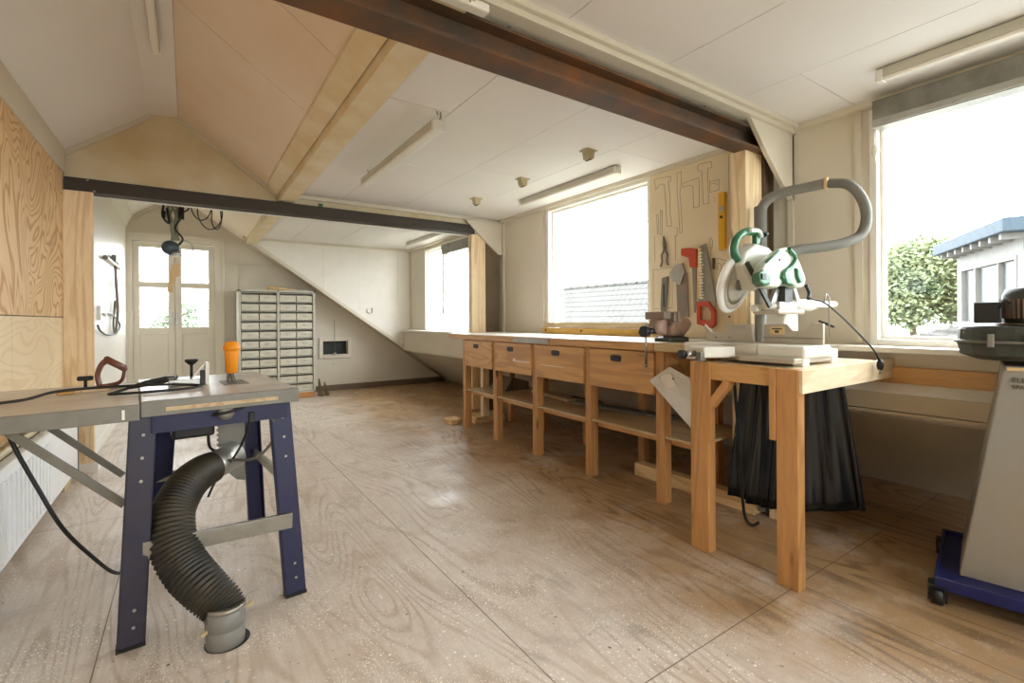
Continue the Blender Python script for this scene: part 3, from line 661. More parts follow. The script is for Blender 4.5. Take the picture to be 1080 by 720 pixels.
# ================================================================ TOOL BOARD
tb = thing('tool_board', 'cream tool board with pencilled tool outlines right of the middle window', 'tool board', (3.16, 2.1, 1.0))
MB().box(3.145, 3.169, 1.76, 2.615, 1.003, 2.315).build('panel', 'board_tools', tb)
def pencil(p):
    mb = MB()
    for a, b in zip(p, p[1:]): mb.beam((3.1445, a[0], a[1]), (3.1445, b[0], b[1]), .0025, .0012, (1, 0, 0))
    return mb
P_ = [[(2.569,2.278),(2.408,2.263),(2.408,2.226),(2.431,2.225),(2.417,2.122),(2.418,1.973),(2.401,1.871),(2.449,1.879),(2.455,2.005),(2.462,2.132),(2.473,2.216),(2.515,2.226),(2.554,2.191),(2.569,2.278)],[(2.349,2.273),(2.313,2.276),(2.311,2.202),(2.326,2.114),(2.313,1.978),(2.307,1.807),(2.329,1.804),(2.337,1.983),(2.351,2.108),(2.349,2.273)],[(2.3,2.181),(2.163,2.19),(2.156,2.147),(2.158,1.977),(2.207,1.975),(2.21,2.136),(2.237,2.154),(2.3,2.151),(2.3,2.181)],[(2.169,2.279),(2.155,2.29),(2.058,2.282),(2.052,2.236),(2.084,2.239),(2.087,2.188),(2.08,1.985),(2.125,1.986),(2.13,2.118),(2.136,2.235),(2.169,2.244),(2.169,2.279)],[(2.07,2.138),(1.997,2.137),(1.998,2.064),(2.07,2.06),(2.07,2.138)],[(2.06,2.118),(2.034,2.124),(2.01,2.101)],[(1.906,2.308),(1.924,2.28),(1.925,2.147),(1.92,2.024),(1.938,2.0)],[(2.548,1.985),(2.532,1.982),(2.526,1.828),(2.541,1.831),(2.548,1.985)],[(2.509,2.016),(2.493,2.013),(2.495,1.817),(2.51,1.819),(2.509,2.016)],[(2.382,1.856),(2.353,1.851),(2.353,1.79),(2.372,1.793),(2.369,1.595)],[(2.573,1.822),(2.567,1.616)],[(2.073,1.725),(2.06,1.729),(2.05,1.699),(2.057,1.654),(2.07,1.656),(2.073,1.725)],[(2.063,1.655),(2.066,1.598)],[(2.042,2.017),(2.023,2.015)],[(2.042,1.997),(2.023,1.995)],[(2.042,1.565),(2.006,1.575),(1.925,1.543),(1.93,1.53),(1.965,1.538),(1.96,1.519),(1.966,1.436),(1.952,1.36),(1.962,1.235),(2.003,1.231),(1.997,1.363),(1.981,1.456),(1.985,1.531),(2.011,1.543),(2.013,1.496),(2.027,1.497),(2.026,1.554),(2.042,1.555)],[(2.585,1.553),(2.588,1.15)],[(2.585,1.542),(2.399,1.551),(2.402,1.232),(2.588,1.225)]]
for p_ in P_: pencil(p_).build('pencil_outline', 'pencil', tb)
MB().box(3.13, 3.146, 1.918, 1.924, 1.15, 1.165).box(3.13, 3.146, 1.945, 1.951, 1.33, 1.35).box(3.13, 3.146, 2.035, 2.045, 1.5, 1.58).build('nail', 'ink', tb)
XT = 3.13
def hang(name, label, cat, loc): return thing(name, label, cat, loc, 'tools hanging on the tool board')
t = hang('spirit_level', 'short yellow spirit level hanging upright near the timber post', 'spirit level', (3.13, 1.965, 1.62))
MB().box(3.118, 3.145, 1.94, 1.99, 1.63, 2.035).build('level_body', 'yellow', t, bevel=.003)
MB().box(3.115, 3.12, 1.95, 1.98, 1.90, 1.935).build('vial', 'alu', t)
MB().lathe([(.010, 0), (.010, -.004)], (3.118, 1.965, 1.86), (1, 0, 0), 12).build('vial', 'black', t)
t = hang('pliers', 'grey pliers hanging open at the left side of the tool board', 'pliers', (XT, 2.46, 1.5))
MB().tube([(XT, 2.47, 1.80), (XT, 2.465, 1.74), (XT, 2.46, 1.70)], [.006, .014, .014], 8).build('jaws', 'dull_steel', t)
MB().tube([(XT, 2.46, 1.70), (XT, 2.49, 1.65), (XT, 2.485, 1.60), (XT, 2.50, 1.56)], .008, 8).build('handle', 'vise_grey', t)
MB().tube([(XT, 2.46, 1.70), (XT, 2.435, 1.65), (XT, 2.44, 1.60), (XT, 2.43, 1.565)], .008, 8).build('handle', 'vise_grey', t)
t = hang('hook_wrench', 'long grey slotted bar tool with red grip at lower left of the tool board', 'tool', (XT, 2.48, 1.1))
MB().prism([(3.13, 2.49, 1.47), (3.13, 2.43, 1.48), (3.13, 2.45, 1.25), (3.13, 2.46, 1.20), (3.13, 2.50, 1.20), (3.13, 2.505, 1.25)], (.01, 0, 0)).build('bar', 'dull_steel', t)
MB().box(3.127, 3.132, 2.465, 2.477, 1.24, 1.42).build('slot', 'extr_dark', t)
MB().box(3.12, 3.142, 2.455, 2.485, 1.08, 1.195).build('grip', 'red_pl', t, 'red grip', bevel=.004)
t = hang('pull_saw', 'broad grey rectangular saw with grey pistol grip', 'hand saw', (XT, 2.3, 1.15))
MB().prism([(3.13, 2.355, 1.45), (3.13, 2.26, 1.49), (3.13, 2.245, 1.16), (3.13, 2.345, 1.16)], (.006, 0, 0)).build('saw_blade', 'vise_grey', t)
MB().prism([(3.115, 2.41, 1.50), (3.115, 2.36, 1.56), (3.115, 2.29, 1.57), (3.115, 2.27, 1.50), (3.115, 2.31, 1.40), (3.115, 2.35, 1.42), (3.115, 2.385, 1.44)], (.022, 0, 0)).build('handle', 'alu', t, 'pale grey handle', bevel=.005)
t = hang('compass_saw', 'narrow compass saw with orange pistol grip, left of the large handsaw', 'hand saw', (XT, 2.2, 1.15))
MB().prism([(3.13, 2.215, 1.55), (3.13, 2.175, 1.55), (3.13, 2.185, 1.19), (3.13, 2.20, 1.19)], (.005, 0, 0)).build('saw_blade', 'vise_grey', t)
MB().prism([(3.115, 2.30, 1.68), (3.115, 2.30, 1.625), (3.115, 2.235, 1.605), (3.115, 2.225, 1.53), (3.115, 2.165, 1.52), (3.115, 2.165, 1.66), (3.115, 2.22, 1.675)], (.024, 0, 0)).build('handle', 'red_pl', t, 'orange red pistol grip', bevel=.006)
t = hang('hand_saw', 'large handsaw with orange handle hanging blade up, with blade guard strip', 'hand saw', (XT, 2.1, 1.08))
MB().prism([(3.125, 2.15, 1.68), (3.125, 2.095, 1.69), (3.125, 2.015, 1.27), (3.125, 2.03, 1.21), (3.125, 2.16, 1.25)], (.004, 0, 0)).build('saw_blade', 'blade', t)
MB().prism([(3.119, 2.155, 1.665), (3.119, 2.13, 1.665), (3.119, 2.125, 1.30), (3.119, 2.165, 1.29)], (.012, 0, 0)).build('blade_guard', 'tag', t, 'worn tan blade guard strip')
mb = MB()
for k in range(16): mb.box(3.117, 3.12, 2.105+random.random()*.02, 2.14+random.random()*.015, 1.29+k*.022, 1.298+k*.022+random.random()*.006)
mb.build('teeth_marks', 'white_paint', t, 'worn white printing on the guard')
mb = MB(); o_ = [(2.165, 1.27), (2.065, 1.27), (2.02, 1.20), (2.02, 1.10), (2.05, 1.075), (2.165, 1.105)]; i_ = [(2.135, 1.235), (2.075, 1.235), (2.05, 1.19), (2.05, 1.13), (2.065, 1.125), (2.135, 1.14)]
n_ = 6; vv = []
for x in (3.112, 3.138):
    vv += [(x, a, b) for a, b in o_] + [(x, a, b) for a, b in i_]
ff = []
for k in range(n_):
    j = (k+1) % n_
    ff += [(k, j, n_+j, n_+k), (12+k, 12+n_+k, 12+n_+j, 12+j), (k, 12+k, 12+j, j), (n_+k, n_+j, 12+n_+j, 12+n_+k)]
mb.add(vv, ff); mb.build('handle', 'red_pl', t, 'orange red closed handle', bevel=.004)

# ================================================================ MITRE SAW STAND
st = thing('saw_stand', 'orange timber stand on two front legs carrying the mitre saw', 'stand', (2.5, 1.25, 0))
MB().box(2.10, 2.16, 1.40, 1.50, 0, .935).build('leg', 'orange_z', st, bevel=.004)
MB().box(2.10, 2.16, .985, 1.075, 0, .93).build('leg', 'orange_z', st, bevel=.004)
MB().box(2.105, 2.145, 1.075, 1.40, .85, .93).build('front_rail', 'orange_y', st, bevel=.003)
MB().box(2.11, 3.12, .97, .985, .83, .928).build('side_rail', 'pine_pale_x', st, 'long pale side rail reaching the window wall', bevel=.002)
MB().box(2.16, 3.10, 1.405, 1.455, .85, .914).build('side_rail', 'orange_x', st, bevel=.003)
MB().beam((2.125, 1.40, .72), (2.125, 1.30, .85), .035, .05, (1, 0, 0)).build('brace', 'orange_z', st, bevel=.003)
MB().box(2.095, 2.10, 1.385, 1.40, .55, .93).box(2.092, 2.10, 1.075, 1.10, .62, .93).build('leg_cleat', 'orange_z', st)
MB().box(2.15, 2.9, .99, 1.45, .915, .93).build('stand_top', 'pine_pale_x', st)
MB().box(2.60, 3.10, .99, 1.05, .88, .915).build('rear_rail', 'orange_x', st)
# plain black stick leaning in the stand
tag(MB().tube(arc_path([(2.30, 1.385, .83), (2.40, 1.42, .5), (2.50, 1.46, .15), (2.54, 1.465, .04), (2.56, 1.44, .012), (2.57, 1.41, .035)]), .008).build('hooked_rod', 'rubber'), 'thin black hooked rod leaning down beside the left stand leg', 'rod')
# plastic sleeve
t = thing('plastic_sleeve', 'clear plastic document sleeve hanging askew from the near workbench leg', 'sleeve', (2.40, 1.8, .5))
pl = [(2.37, 1.985, .765), (2.385, 1.845, .86), (2.42, 1.73, .80), (2.42, 1.69, .48)]
MB().prism(pl, (.006, .003, 0)).build('sleeve', 'paper', t)
MB().prism([(2.364, 1.90, .80), (2.374, 1.83, .82), (2.398, 1.80, .75), (2.385, 1.86, .72)], (-.002, 0, 0)).build('slip', 'white_paint', t, 'white slip inside the sleeve')
MB().lathe([(.004, 0), (.004, .008)], (2.372, 1.90, .795), (-1, 0, 0), 8).lathe([(.004, 0), (.004, .008)], (2.388, 1.82, .79), (-1, 0, 0), 8).build('staple', 'ink', t)
# black dust sheet
def drape(top, bot, nu=40, nv=14, amp=.03, folds=5):
    mb = MB(); vv = []
    def lerp(P, u):
        n = len(P)-1; i = min(int(u*n), n-1); f_ = u*n - i; return Vector(P[i])*(1-f_) + Vector(P[i+1])*f_
    for layer in (0, .004):
        for j in range(nv+1):
            for i in range(nu+1):
                u, w_ = i/nu, j/nv
                p = lerp(top, u)*(1-w_) + lerp(bot, u)*w_
                a = amp*(0.5+0.5*w_)*(math.sin(u*folds*2*PI + 1.3*w_) + .5*math.sin(u*folds*3.7*PI + 2))
                p = p + Vector((-a - layer, a*.3, 0)); vv.append(p)
    n1 = (nu+1)*(nv+1); ff = []
    for j in range(nv):
        for i in range(nu):
            a = j*(nu+1)+i; ff += [(a, a+1, a+nu+2, a+nu+1), (n1+a, n1+a+nu+1, n1+a+nu+2, n1+a+1)]
    for i in range(nu):
        for j in (0, nv):
            a = j*(nu+1)+i; ff.append((a, a+1, n1+a+1, n1+a))
    for j in range(nv):
        for i in (0, nu):
            a = j*(nu+1)+i; ff.append((a, a+nu+1, n1+a+nu+1, n1+a))
    return mb.add(vv, ff, True)
tag(drape([(2.69, 1.57, .84), (2.69, 1.40, .84), (2.69, 1.2, .84), (2.72, 1.06, .84)], [(2.62, 1.60, .12), (2.62, 1.42, .10), (2.66, 1.18, .15), (2.80, .985, .185)], amp=.017).build('dust_sheet', 'sheet'), 'glossy black plastic sheet hanging under the mitre saw stand', 'plastic sheet')

# ================================================================ MITRE SAW
ms = thing('mitre_saw', 'white and green sliding mitre saw on the orange timber stand', 'mitre saw', (2.4, 1.3, .93))
MB().box(2.24, 2.50, 1.02, 1.24, .965, 1.02).box(2.24, 2.50, 1.42, 1.64, .965, 1.02).box(2.40, 2.60, 1.03, 1.63, .95, 1.0).build('saw_base', 'saw_white', ms, bevel=.012, seg=3)
MB().prism([(2.17, 1.03, .945), (2.17, 1.28, .945), (2.30, 1.42, .945), (2.55, 1.42, .945), (2.55, 1.03, .945)], (0, 0, .025)).build('front_apron', 'saw_grey', ms, bevel=.006)
for x, y in ((2.27, 1.05), (2.27, 1.60), (2.55, 1.05), (2.55, 1.60)): MB().box(x-.03, x+.03, y-.025, y+.025, .93, .966).build('foot', 'saw_white', ms, bevel=.006)
MB().lathe([(.15, 0), (.15, .05), (.145, .055)], (2.36, 1.33, .967), (0, 0, 1), 40).build('turntable', 'saw_grey', ms)
MB().prism([(2.26, 1.30, .955), (2.30, 1.43, .955), (2.09, 1.50, .955), (2.07, 1.40, .955)], (0, 0, .055)).build('mitre_arm', 'saw_white', ms, bevel=.008)
MB().cyl((2.09, 1.46, .975), (2.02, 1.478, .972), .015).lathe([(.021, 0), (.021, .025)], (2.022, 1.478, .972), (-1, .25, 0), 16).build('mitre_knob', 'black', ms, 'black and steel clamp knob')
MB().cyl((2.075, 1.464, .975), (2.03, 1.475, .973), .0165).build('knob_collar', 'alu', ms)
MB().box(2.045, 2.09, 1.40, 1.43, .94, .985).build('detent_lever', 'dull_steel', ms, bevel=.004)
# fences
f1 = MB().prism([(2.45, 1.035, 1.02), (2.45, 1.315, 1.02), (2.45, 1.315, 1.115), (2.45, 1.20, 1.118), (2.45, 1.17, 1.085), (2.45, 1.11, 1.085), (2.45, 1.09, 1.12), (2.45, 1.035, 1.12)], (.02, 0, 0)).build('fence', 'saw_grey', ms, bevel=.003)
MB().box(2.4475, 2.45, 1.21, 1.28, 1.065, 1.105).build('scale_label', 'tag', f1, 'small rating label')
MB().box(2.4465, 2.448, 1.22, 1.27, 1.09, 1.096).box(2.4465, 2.448, 1.235, 1.255, 1.073, 1.086).build('label_print', 'ink', f1)
MB().box(2.446, 2.45, 1.035, 1.315, 1.048, 1.051).build('groove', 'dull_steel', f1)
f2 = MB().prism([(2.45, 1.365, 1.02), (2.45, 1.64, 1.02), (2.45, 1.655, 1.115), (2.45, 1.61, 1.07), (2.45, 1.52, 1.07), (2.45, 1.52, 1.115), (2.45, 1.375, 1.118)], (.02, 0, 0)).build('fence', 'saw_grey', ms, bevel=.003)
MB().box(2.4475, 2.45, 1.40, 1.47, 1.088, 1.108).build('scale_label', 'alu', f2)
for y in (1.22, 1.08): MB().lathe([(.005, 0), (.005, .004)], (2.45, y, 1.043), (-1, 0, 0), 8).build('screw', 'alu', ms)
for y in (1.58, 1.50): MB().lathe([(.005, 0), (.005, .004)], (2.45, y, 1.043), (-1, 0, 0), 8).build('screw', 'dull_steel', ms)
# bevel arm / slide housing behind the fence
MB().prism([(2.50, 1.24, 1.0), (2.66, 1.24, 1.0), (2.66, 1.24, 1.20), (2.54, 1.24, 1.20), (2.50, 1.24, 1.08)], (0, .10, 0)).build('pivot_arm', 'saw_white', ms, bevel=.012, seg=3)
each([MB().cyl((2.26, 1.20, 1.205), (2.98, 1.20, 1.222), .017), MB().cyl((2.26, 1.26, 1.195), (2.90, 1.26, 1.21), .017)], 'slide_rail', 'saw_white', ms)
each([MB().cyl((2.46, 1.20, 1.21), (2.70, 1.20, 1.215), .030, 20), MB().cyl((2.46, 1.26, 1.20), (2.70, 1.26, 1.205), .029, 20)], 'rail_housing', 'saw_white', ms)
MB().box(2.30, 2.56, 1.16, 1.29, 1.165, 1.19).build('carriage_plate', 'saw_grey', ms, bevel=.01)
MB().cyl((2.75, 1.18, 1.13), (2.72, 1.10, 1.10), .006).lathe([(.018, 0), (.018, .012)], (2.62, 1.12, 1.10), (-1, -.3, 0), 14).build('bevel_knob', 'black', ms)
MB().tube([(2.66, 1.12, 1.22), (2.69, 1.12, 1.27), (2.72, 1.12, 1.25), (2.72, 1.12, 1.03)], .004).build('clamp_rod', 'steel', ms)
# head: blade, guard, motor, handle
ax_ = Vector((-.12, .95, .28)).normalized()
bc = Vector((2.24, 1.34, 1.325))
MB().lathe([(.125, -.002), (.125, .002)], bc, ax_, 40, False).build('saw_blade', 'blade', ms)
MB().lathe([(.05, -.018), (.145, -.016), (.156, -.008), (.156, .008), (.145, .016), (.05, .018)], bc, ax_, 40).build('blade_guard', 'guard', ms, 'milky white round blade guard')
MB().lathe([(.112, -.0185), (.130, -.0200), (.134, -.0175)], bc, ax_, 40).build('guard_rim', 'saw_grey', ms)
MB().lathe([(.07, -.0205), (.108, -.0195)], bc, ax_, 40).build('guard_window', 'cab_grey', ms, 'scuffed inner ring of the guard')
MB().lathe([(.035, -.032), (.035, -.014)], bc, ax_, 20).build('arbor_boss', 'dull_steel', ms)
MB().prism([(2.143, 1.25, 1.398), (2.191, 1.25, 1.459), (2.283, 1.25, 1.507), (2.396, 1.25, 1.497), (2.469, 1.25, 1.46), (2.341, 1.25, 1.321), (2.263, 1.25, 1.272)], (0, .075, .01)).build('blade_case', 'saw_white', ms, bevel=.014, seg=3)
MB().beam((2.10, 1.20, 1.40), (2.26, 1.18, 1.20), .012, .018).beam((2.20, 1.26, 1.40), (2.29, 1.24, 1.33), .02, .012).build('guard_link', 'extr_dark', ms)
MB().beam((2.36, 1.20, 1.29), (2.30, 1.20, 1.20), .02, .035).beam((2.47, 1.18, 1.30), (2.52, 1.18, 1.22), .02, .03).box(2.33, 2.50, 1.17, 1.25, 1.19, 1.225).build('arm_bracket', 'alu', ms, bevel=.004)
MB().box(2.37, 2.44, 1.165, 1.20, 1.225, 1.30).build('trunnion', 'extr_dark', ms)
# motor housing
mot = MB().prism([(2.023, 1.1, 1.339), (2.077, 1.1, 1.4), (2.189, 1.1, 1.458), (2.274, 1.1, 1.477), (2.335, 1.1, 1.46), (2.397, 1.1, 1.393), (2.442, 1.1, 1.337), (2.423, 1.1, 1.291), (2.341, 1.1, 1.289), (2.263, 1.1, 1.308), (2.22, 1.1, 1.302), (2.187, 1.1, 1.284), (2.052, 1.1, 1.284)], (.13, .12, 0)).build('motor_housing', 'mint', ms, bevel=.022, seg=4)
MB().prism([(2.006, 1.095, 1.338), (2.052, 1.095, 1.361), (2.106, 1.095, 1.335), (2.105, 1.095, 1.293), (2.051, 1.095, 1.287), (2.013, 1.095, 1.302)], (.10, .09, 0)).build('motor_cap', 'green', ms, 'deep green motor cap', bevel=.010, seg=3)
MB().box(2.026, 2.056, 1.088, 1.096, 1.313, 1.338).build('vent', 'black', ms)
MB().tube([(2.077, 1.1, 1.39), (2.189, 1.1, 1.446)], .006).build('trim_band', 'green', ms)
MB().tube(arc_path([(2.253, 1.09, 1.461), (2.313, 1.09, 1.422), (2.277, 1.09, 1.381), (2.209, 1.09, 1.348), (2.225, 1.09, 1.306)]), .009).build('trim_band', 'green', ms)
MB().prism([(2.199, 1.085, 1.355), (2.241, 1.085, 1.344), (2.292, 1.085, 1.295), (2.232, 1.085, 1.301), (2.191, 1.085, 1.325)], (0, .03, 0)).build('grip_inlay', 'green', ms, bevel=.005)
MB().prism([(2.319, 1.085, 1.379), (2.355, 1.085, 1.363), (2.381, 1.085, 1.32), (2.354, 1.085, 1.306), (2.327, 1.085, 1.335)], (0, .03, 0)).build('grip_inlay', 'green', ms, bevel=.005)
for x, z in ((2.189, 1.408), (2.274, 1.447), (2.263, 1.338), (2.393, 1.321)): MB().lathe([(.006, 0), (.006, .006)], (x, 1.102, z), (0, -1, 0), 8).build('screw', 'black', ms)
# D handle
hp = arc_path([(2.178, 1.28, 1.407), (2.131, 1.28, 1.462), (2.155, 1.28, 1.523), (2.229, 1.28, 1.563), (2.304, 1.28, 1.568), (2.338, 1.28, 1.543), (2.321, 1.28, 1.509), (2.252, 1.28, 1.458)], 6)
n_ = len(hp)
MB().tube(hp, [.019 if k < n_*.55 else .014 for k in range(n_)], 12).build('d_handle', 'green', ms, 'deep green D handle')
MB().tube(arc_path([(2.229, 1.258, 1.567), (2.304, 1.258, 1.572), (2.338, 1.258, 1.547)], 6), .010, 10).build('handle_back', 'mint', ms)
MB().beam((2.178, 1.28, 1.407), (2.252, 1.28, 1.458), .035, .03).build('handle_base', 'mint', ms, bevel=.01)
MB().box(2.303, 2.333, 1.265, 1.29, 1.508, 1.553).build('trigger', 'green', ms, bevel=.004)
MB().cyl((2.338, 1.25, 1.553), (2.360, 1.245, 1.563), .011).build('lock_button', 'black', ms)
# cord
MB().tube(arc_path([(2.52, 1.14, 1.31), (2.53, 1.13, 1.27), (2.50, 1.12, 1.24)]), .009).build('cord_sleeve', 'black', ms)
MB().tube(arc_path([(2.52, 1.12, 1.24), (2.58, 1.09, 1.225), (2.64, 1.05, 1.17), (2.72, 1.0, 1.08), (2.79, .955, .99), (2.84, .945, .93)]), .0042).build('power_cord', 'rubber', ms)
cp = MB().lathe([(.010, 0), (.015, .018), (.015, .034), (.006, .055)], (2.845, .945, .885), (0, 0, 1), 12).build('power_plug', 'black', ms)
for q in (-.008, .008): MB().cyl((2.845+q, .945, .888), (2.845+q, .945, .868), .003, 6).build('prong', 'alu', cp)
# suction pipe and hose
t = thing('suction_hose', 'grey suction hose looping from upright pipe to the mitre saw', 'hose', (2.78, 1.50, .0))
MB().cyl((2.79, 1.51, .02), (2.79, 1.51, 1.80), .034, 20).build('upright_pipe', 'pipe_grey', t)
hs = arc_path([(2.79, 1.51, 1.78), (2.80, 1.47, 1.835), (2.83, 1.40, 1.865), (2.86, 1.30, 1.873), (2.87, 1.19, 1.875)], 6)
MB().tube(hs, .028, 14).build('pipe_bend', 'pipe_grey', t)
MB().cyl((2.868, 1.20, 1.875), (2.872, 1.185, 1.874), .032, 18).build('coupling', 'tag', t)
hs = arc_path([(2.87, 1.18, 1.872), (2.88, 1.09, 1.845), (2.88, 1.03, 1.76), (2.88, 1.01, 1.66), (2.84, 1.02, 1.57), (2.75, 1.06, 1.525), (2.66, 1.12, 1.505), (2.56, 1.20, 1.49), (2.48, 1.24, 1.46)], 16)
rr = [.0245 + (.0018 if k % 2 else -.0012) for k in range(len(hs))]
MB().tube(hs, rr, 14).build('ribbed_hose', 'hose_grey', t)

# ================================================================ DUST EXTRACTOR (right)
EX = Matrix.Translation((2.45, .64, 0)) @ Matrix(((.2, .98, 0, 0), (-.98, .2, 0, 0), (0, 0, 1, 0), (0, 0, 0, 1)))
ex = thing('dust_extractor', 'tall grey dust extractor on a blue wheeled base at the right edge', 'dust extractor', (2.55, .35, 0))
def E_(): return MB(EX)
E_().box(.001, .699, .001, .599, .085, .10).box(0, .70, 0, .012, .07, .118).box(0, .012, .012, .588, .07, .118).box(.688, .70, .012, .588, .07, .118).box(0, .70, .588, .60, .07, .118).build('base_tray', 'extr_blue', ex, bevel=.003)
ca = None
for u, w in ((.01, .03), (.66, .03), (.01, .55), (.66, .55)):
    c0 = E_().box(u-.03, u+.03, w-.03, w+.03, .073, .084).box(u-.03, u-.022, w-.03, w+.03, .02, .073).box(u+.022, u+.03, w-.03, w+.03, .02, .073).build('caster_bracket', 'black', ex)
    E_().lathe([(.036, -.018), (.036, .018)], (u, w, .036), (1, 0, 0), 18).build('wheel', 'rubber', c0)
vv = [(.07, .12, .10), (.66, .12, .10), (.66, .52, .10), (.07, .52, .10), (.20, .15, .955), (.53, .15, .955), (.53, .48, .955), (.20, .48, .955)]
E_().add(vv, [(0,1,2,3), (4,5,6,7), (0,1,5,4), (1,2,6,5), (2,3,7,6), (3,0,4,7)]).build('body_panel', 'extr', ex, bevel=.006)
E_().box(.21, .52, .14, .16, .938, .95).build('edge_strip', 'tag', ex, 'worn tan strip along the panel top')
pts = [(.36 + .30*math.copysign(abs(math.cos(2*PI*k/32))**.5, math.cos(2*PI*k/32)), .34 + .27*math.copysign(abs(math.sin(2*PI*k/32))**.5, math.sin(2*PI*k/32))) for k in range(32)]
hb = E_(); vv = []; lv = [(.0, .972), (.80, .975), (.96, .995), (.985, 1.035), (1.0, 1.045), (1.0, 1.052), (.985, 1.056), (.98, 1.095), (.95, 1.108), (.3, 1.112)]
for s_, z in lv:
    for a, b in pts: vv.append((.36 + (a-.36)*max(s_, .01), .34 + (b-.34)*max(s_, .01), z))
ff = [(i*32+k, i*32+(k+1) % 32, (i+1)*32+(k+1) % 32, (i+1)*32+k) for i in range(len(lv)-1) for k in range(32)] + [tuple(range(32)), tuple((len(lv)-1)*32+k for k in range(32))]
hb.add(vv, ff).build('fan_housing', 'extr_dark', ex, bevel=.002)
sc = .31
E_().tube([(.36+(a-.36)*1.01, .34+(b-.34)*1.01, 1.048) for a, b in pts], .006, 6, True).build('clamp_band', 'dull_steel', ex)
for u in (.155, .26): E_().box(u, u+.02, .055, .075, 1.03, 1.08).build('clip', 'dull_steel', ex, bevel=.003)
E_().lathe([(.20, 0), (.20, .008), (.17, .014)], (.38, .33, 1.112), (0, 0, 1), 30).build('motor_plate', 'vise_grey', ex)
E_().lathe([(.135, 0), (.14, .01), (.14, .11), (.13, .135), (.06, .145)], (.34, .28, 1.122), (0, 0, 1), 32).build('motor', 'extr_dark', ex)
mb = E_()
for k in range(52):
    a = 2*PI*k/52; c0 = Vector((.34, .28, 1.14)) + Vector((math.cos(a), math.sin(a), 0))*.142
    mb.beam(c0, c0 + Vector((0, 0, .075)), .006, .012, (math.cos(a), math.sin(a), 0))
mb.build('cooling_fins', 'vise_grey', ex)
E_().box(.118, .198, .16, .26, 1.122, 1.205).build('terminal_box', 'black', ex, bevel=.004)
E_().tube([(.19, .16, 1.18), (.205, .165, 1.215), (.22, .18, 1.20)], .005).build('cord', 'rubber', ex)
# lettering
def text(s, size, M4, mat, name, parent, depth=.0008):
    cu = bpy.data.curves.new('lettering', 'FONT'); cu.body = s; cu.size = size; cu.extrude = depth
    o = bpy.data.objects.new('tmp', cu); C.objects.link(o)
    dg = bpy.context.evaluated_depsgraph_get(); me = bpy.data.meshes.new_from_object(o.evaluated_get(dg))
    bpy.data.objects.remove(o); me.materials.clear(); me.materials.append(M[mat])
    off = OFF[parent.name]
    me.transform(Matrix.Translation(-off) @ M4)
    q = bpy.data.objects.new(name, me); C.objects.link(q); q.parent = parent; return q
lx = (EX.to_3x3() @ Vector((1, 0, 0))); lyv = (EX.to_3x3() @ Vector((0, .035, 1))).normalized(); lz = lx.cross(lyv)
for s_, z, sz in (('ELEKTRA', .893, .026), ('SPA 1100', .868, .022)):
    p = EX @ Vector((.222, .1435, z)); 
    M4 = Matrix(((lx.x, lyv.x, lz.x, p.x), (lx.y, lyv.y, lz.y, p.y), (lx.z, lyv.z, lz.z, p.z), (0, 0, 0, 1)))
    text(s_, sz, M4, 'ink', 'lettering', ex)

# ================================================================ TABLE SAW (left)
TS = Matrix.Translation((-.14, 2.18, 0)) @ Matrix.Rotation(math.radians(4.5), 4, 'Z')
ts = thing('table_saw', 'blue-legged table saw with long grey extension table at left', 'table saw', (.1, 2.6, 0))
def S_(): return MB(TS)
S_().box(0, .53, .0, .84, .84, .862).build('table_top', 'tabletop_mdf', ts, bevel=.002)
each([S_().box(-.003, .533, -.012, .0, .806, .863), S_().box(0, .53, .84, .85, .81, .862)], 'table_edge', 'dull_steel', ts, bevel=.002)
S_().box(.07, .45, -.016, -.012, .822, .836).build('guide_rail', 'raw_y', ts, 'tan guide strip on the front edge')
S_().box(-.62, -.006, -.02, .77, .838, .856).build('extension_table', 'ext_mdf', ts, 'pale extension table', bevel=.002)
each([S_().box(-.62, -.006, -.03, -.0205, .80, .857), S_().box(-.62, -.006, .7705, .78, .81, .856)], 'extension_rail', 'dull_steel', ts, bevel=.002)
S_().box(-.055, -.047, -.032, -.03, .808, .842).build('hinge_pin', 'white_paint', ts)
def leg(t0, b0, w, outward, mat, lab=None):
    mb = S_(); t0, b0 = Vector(t0), Vector(b0)
    mb.beam(b0, t0, w, .006, (0, 1, 0))
    sx = Vector((w/2, 0, 0))
    for s_ in (-1, 1):
        mb.beam(b0 + sx*s_ + Vector((0, outward*.02, 0)), t0 + sx*s_ + Vector((0, outward*.02, 0)), .006, .042, (0, 1, 0))
    o = mb.build('leg', mat, ts, lab, bevel=.002)
    d = t0 - b0
    for f_ in (.09, .16, .70, .80, .90):
        p = b0 + d*f_ + Vector((.004, -outward*.004, 0)); S_().lathe([(.0055, 0), (.0055, .004)], p, (0, -outward, 0), 8).build('rivet', 'alu', o)
    S_().beam(b0 + Vector((0, outward*.02, .0)), b0 + Vector((0, outward*.02, .012)), w+.008, .05, (0, 1, 0)).build('foot_cap', 'black', o)
leg((.005, .03, .82), (-.035, -.03, 0), .075, 1, 'blue_dull', 'duller, purplish navy leg')
leg((.47, .05, .82), (.508, -.045, 0), .075, 1, 'blue')
leg((.115, .72, .82), (.075, .93, 0), .075, -1, 'blue')
leg((.47, .74, .82), (.515, .80, 0), .075, -1, 'blue')
each([S_().box(.03, .49, .01, .022, .74, .81), S_().box(.03, .49, .80, .812, .74, .81), S_().box(.0, .012, .05, .8, .74, .81), S_().box(.50, .512, .05, .8, .74, .81)], 'frame_apron', 'blue', ts)
S_().beam((.0, .0, .325), (.50, -.02, .31), .02, .062).build('crossbar', 'steel', ts, 'lower front crossbar', bevel=.002)
S_().beam((-.01, .86, .36), (.50, .80, .36), .02, .05).build('crossbar', 'steel', ts, 'lower rear crossbar', bevel=.002)
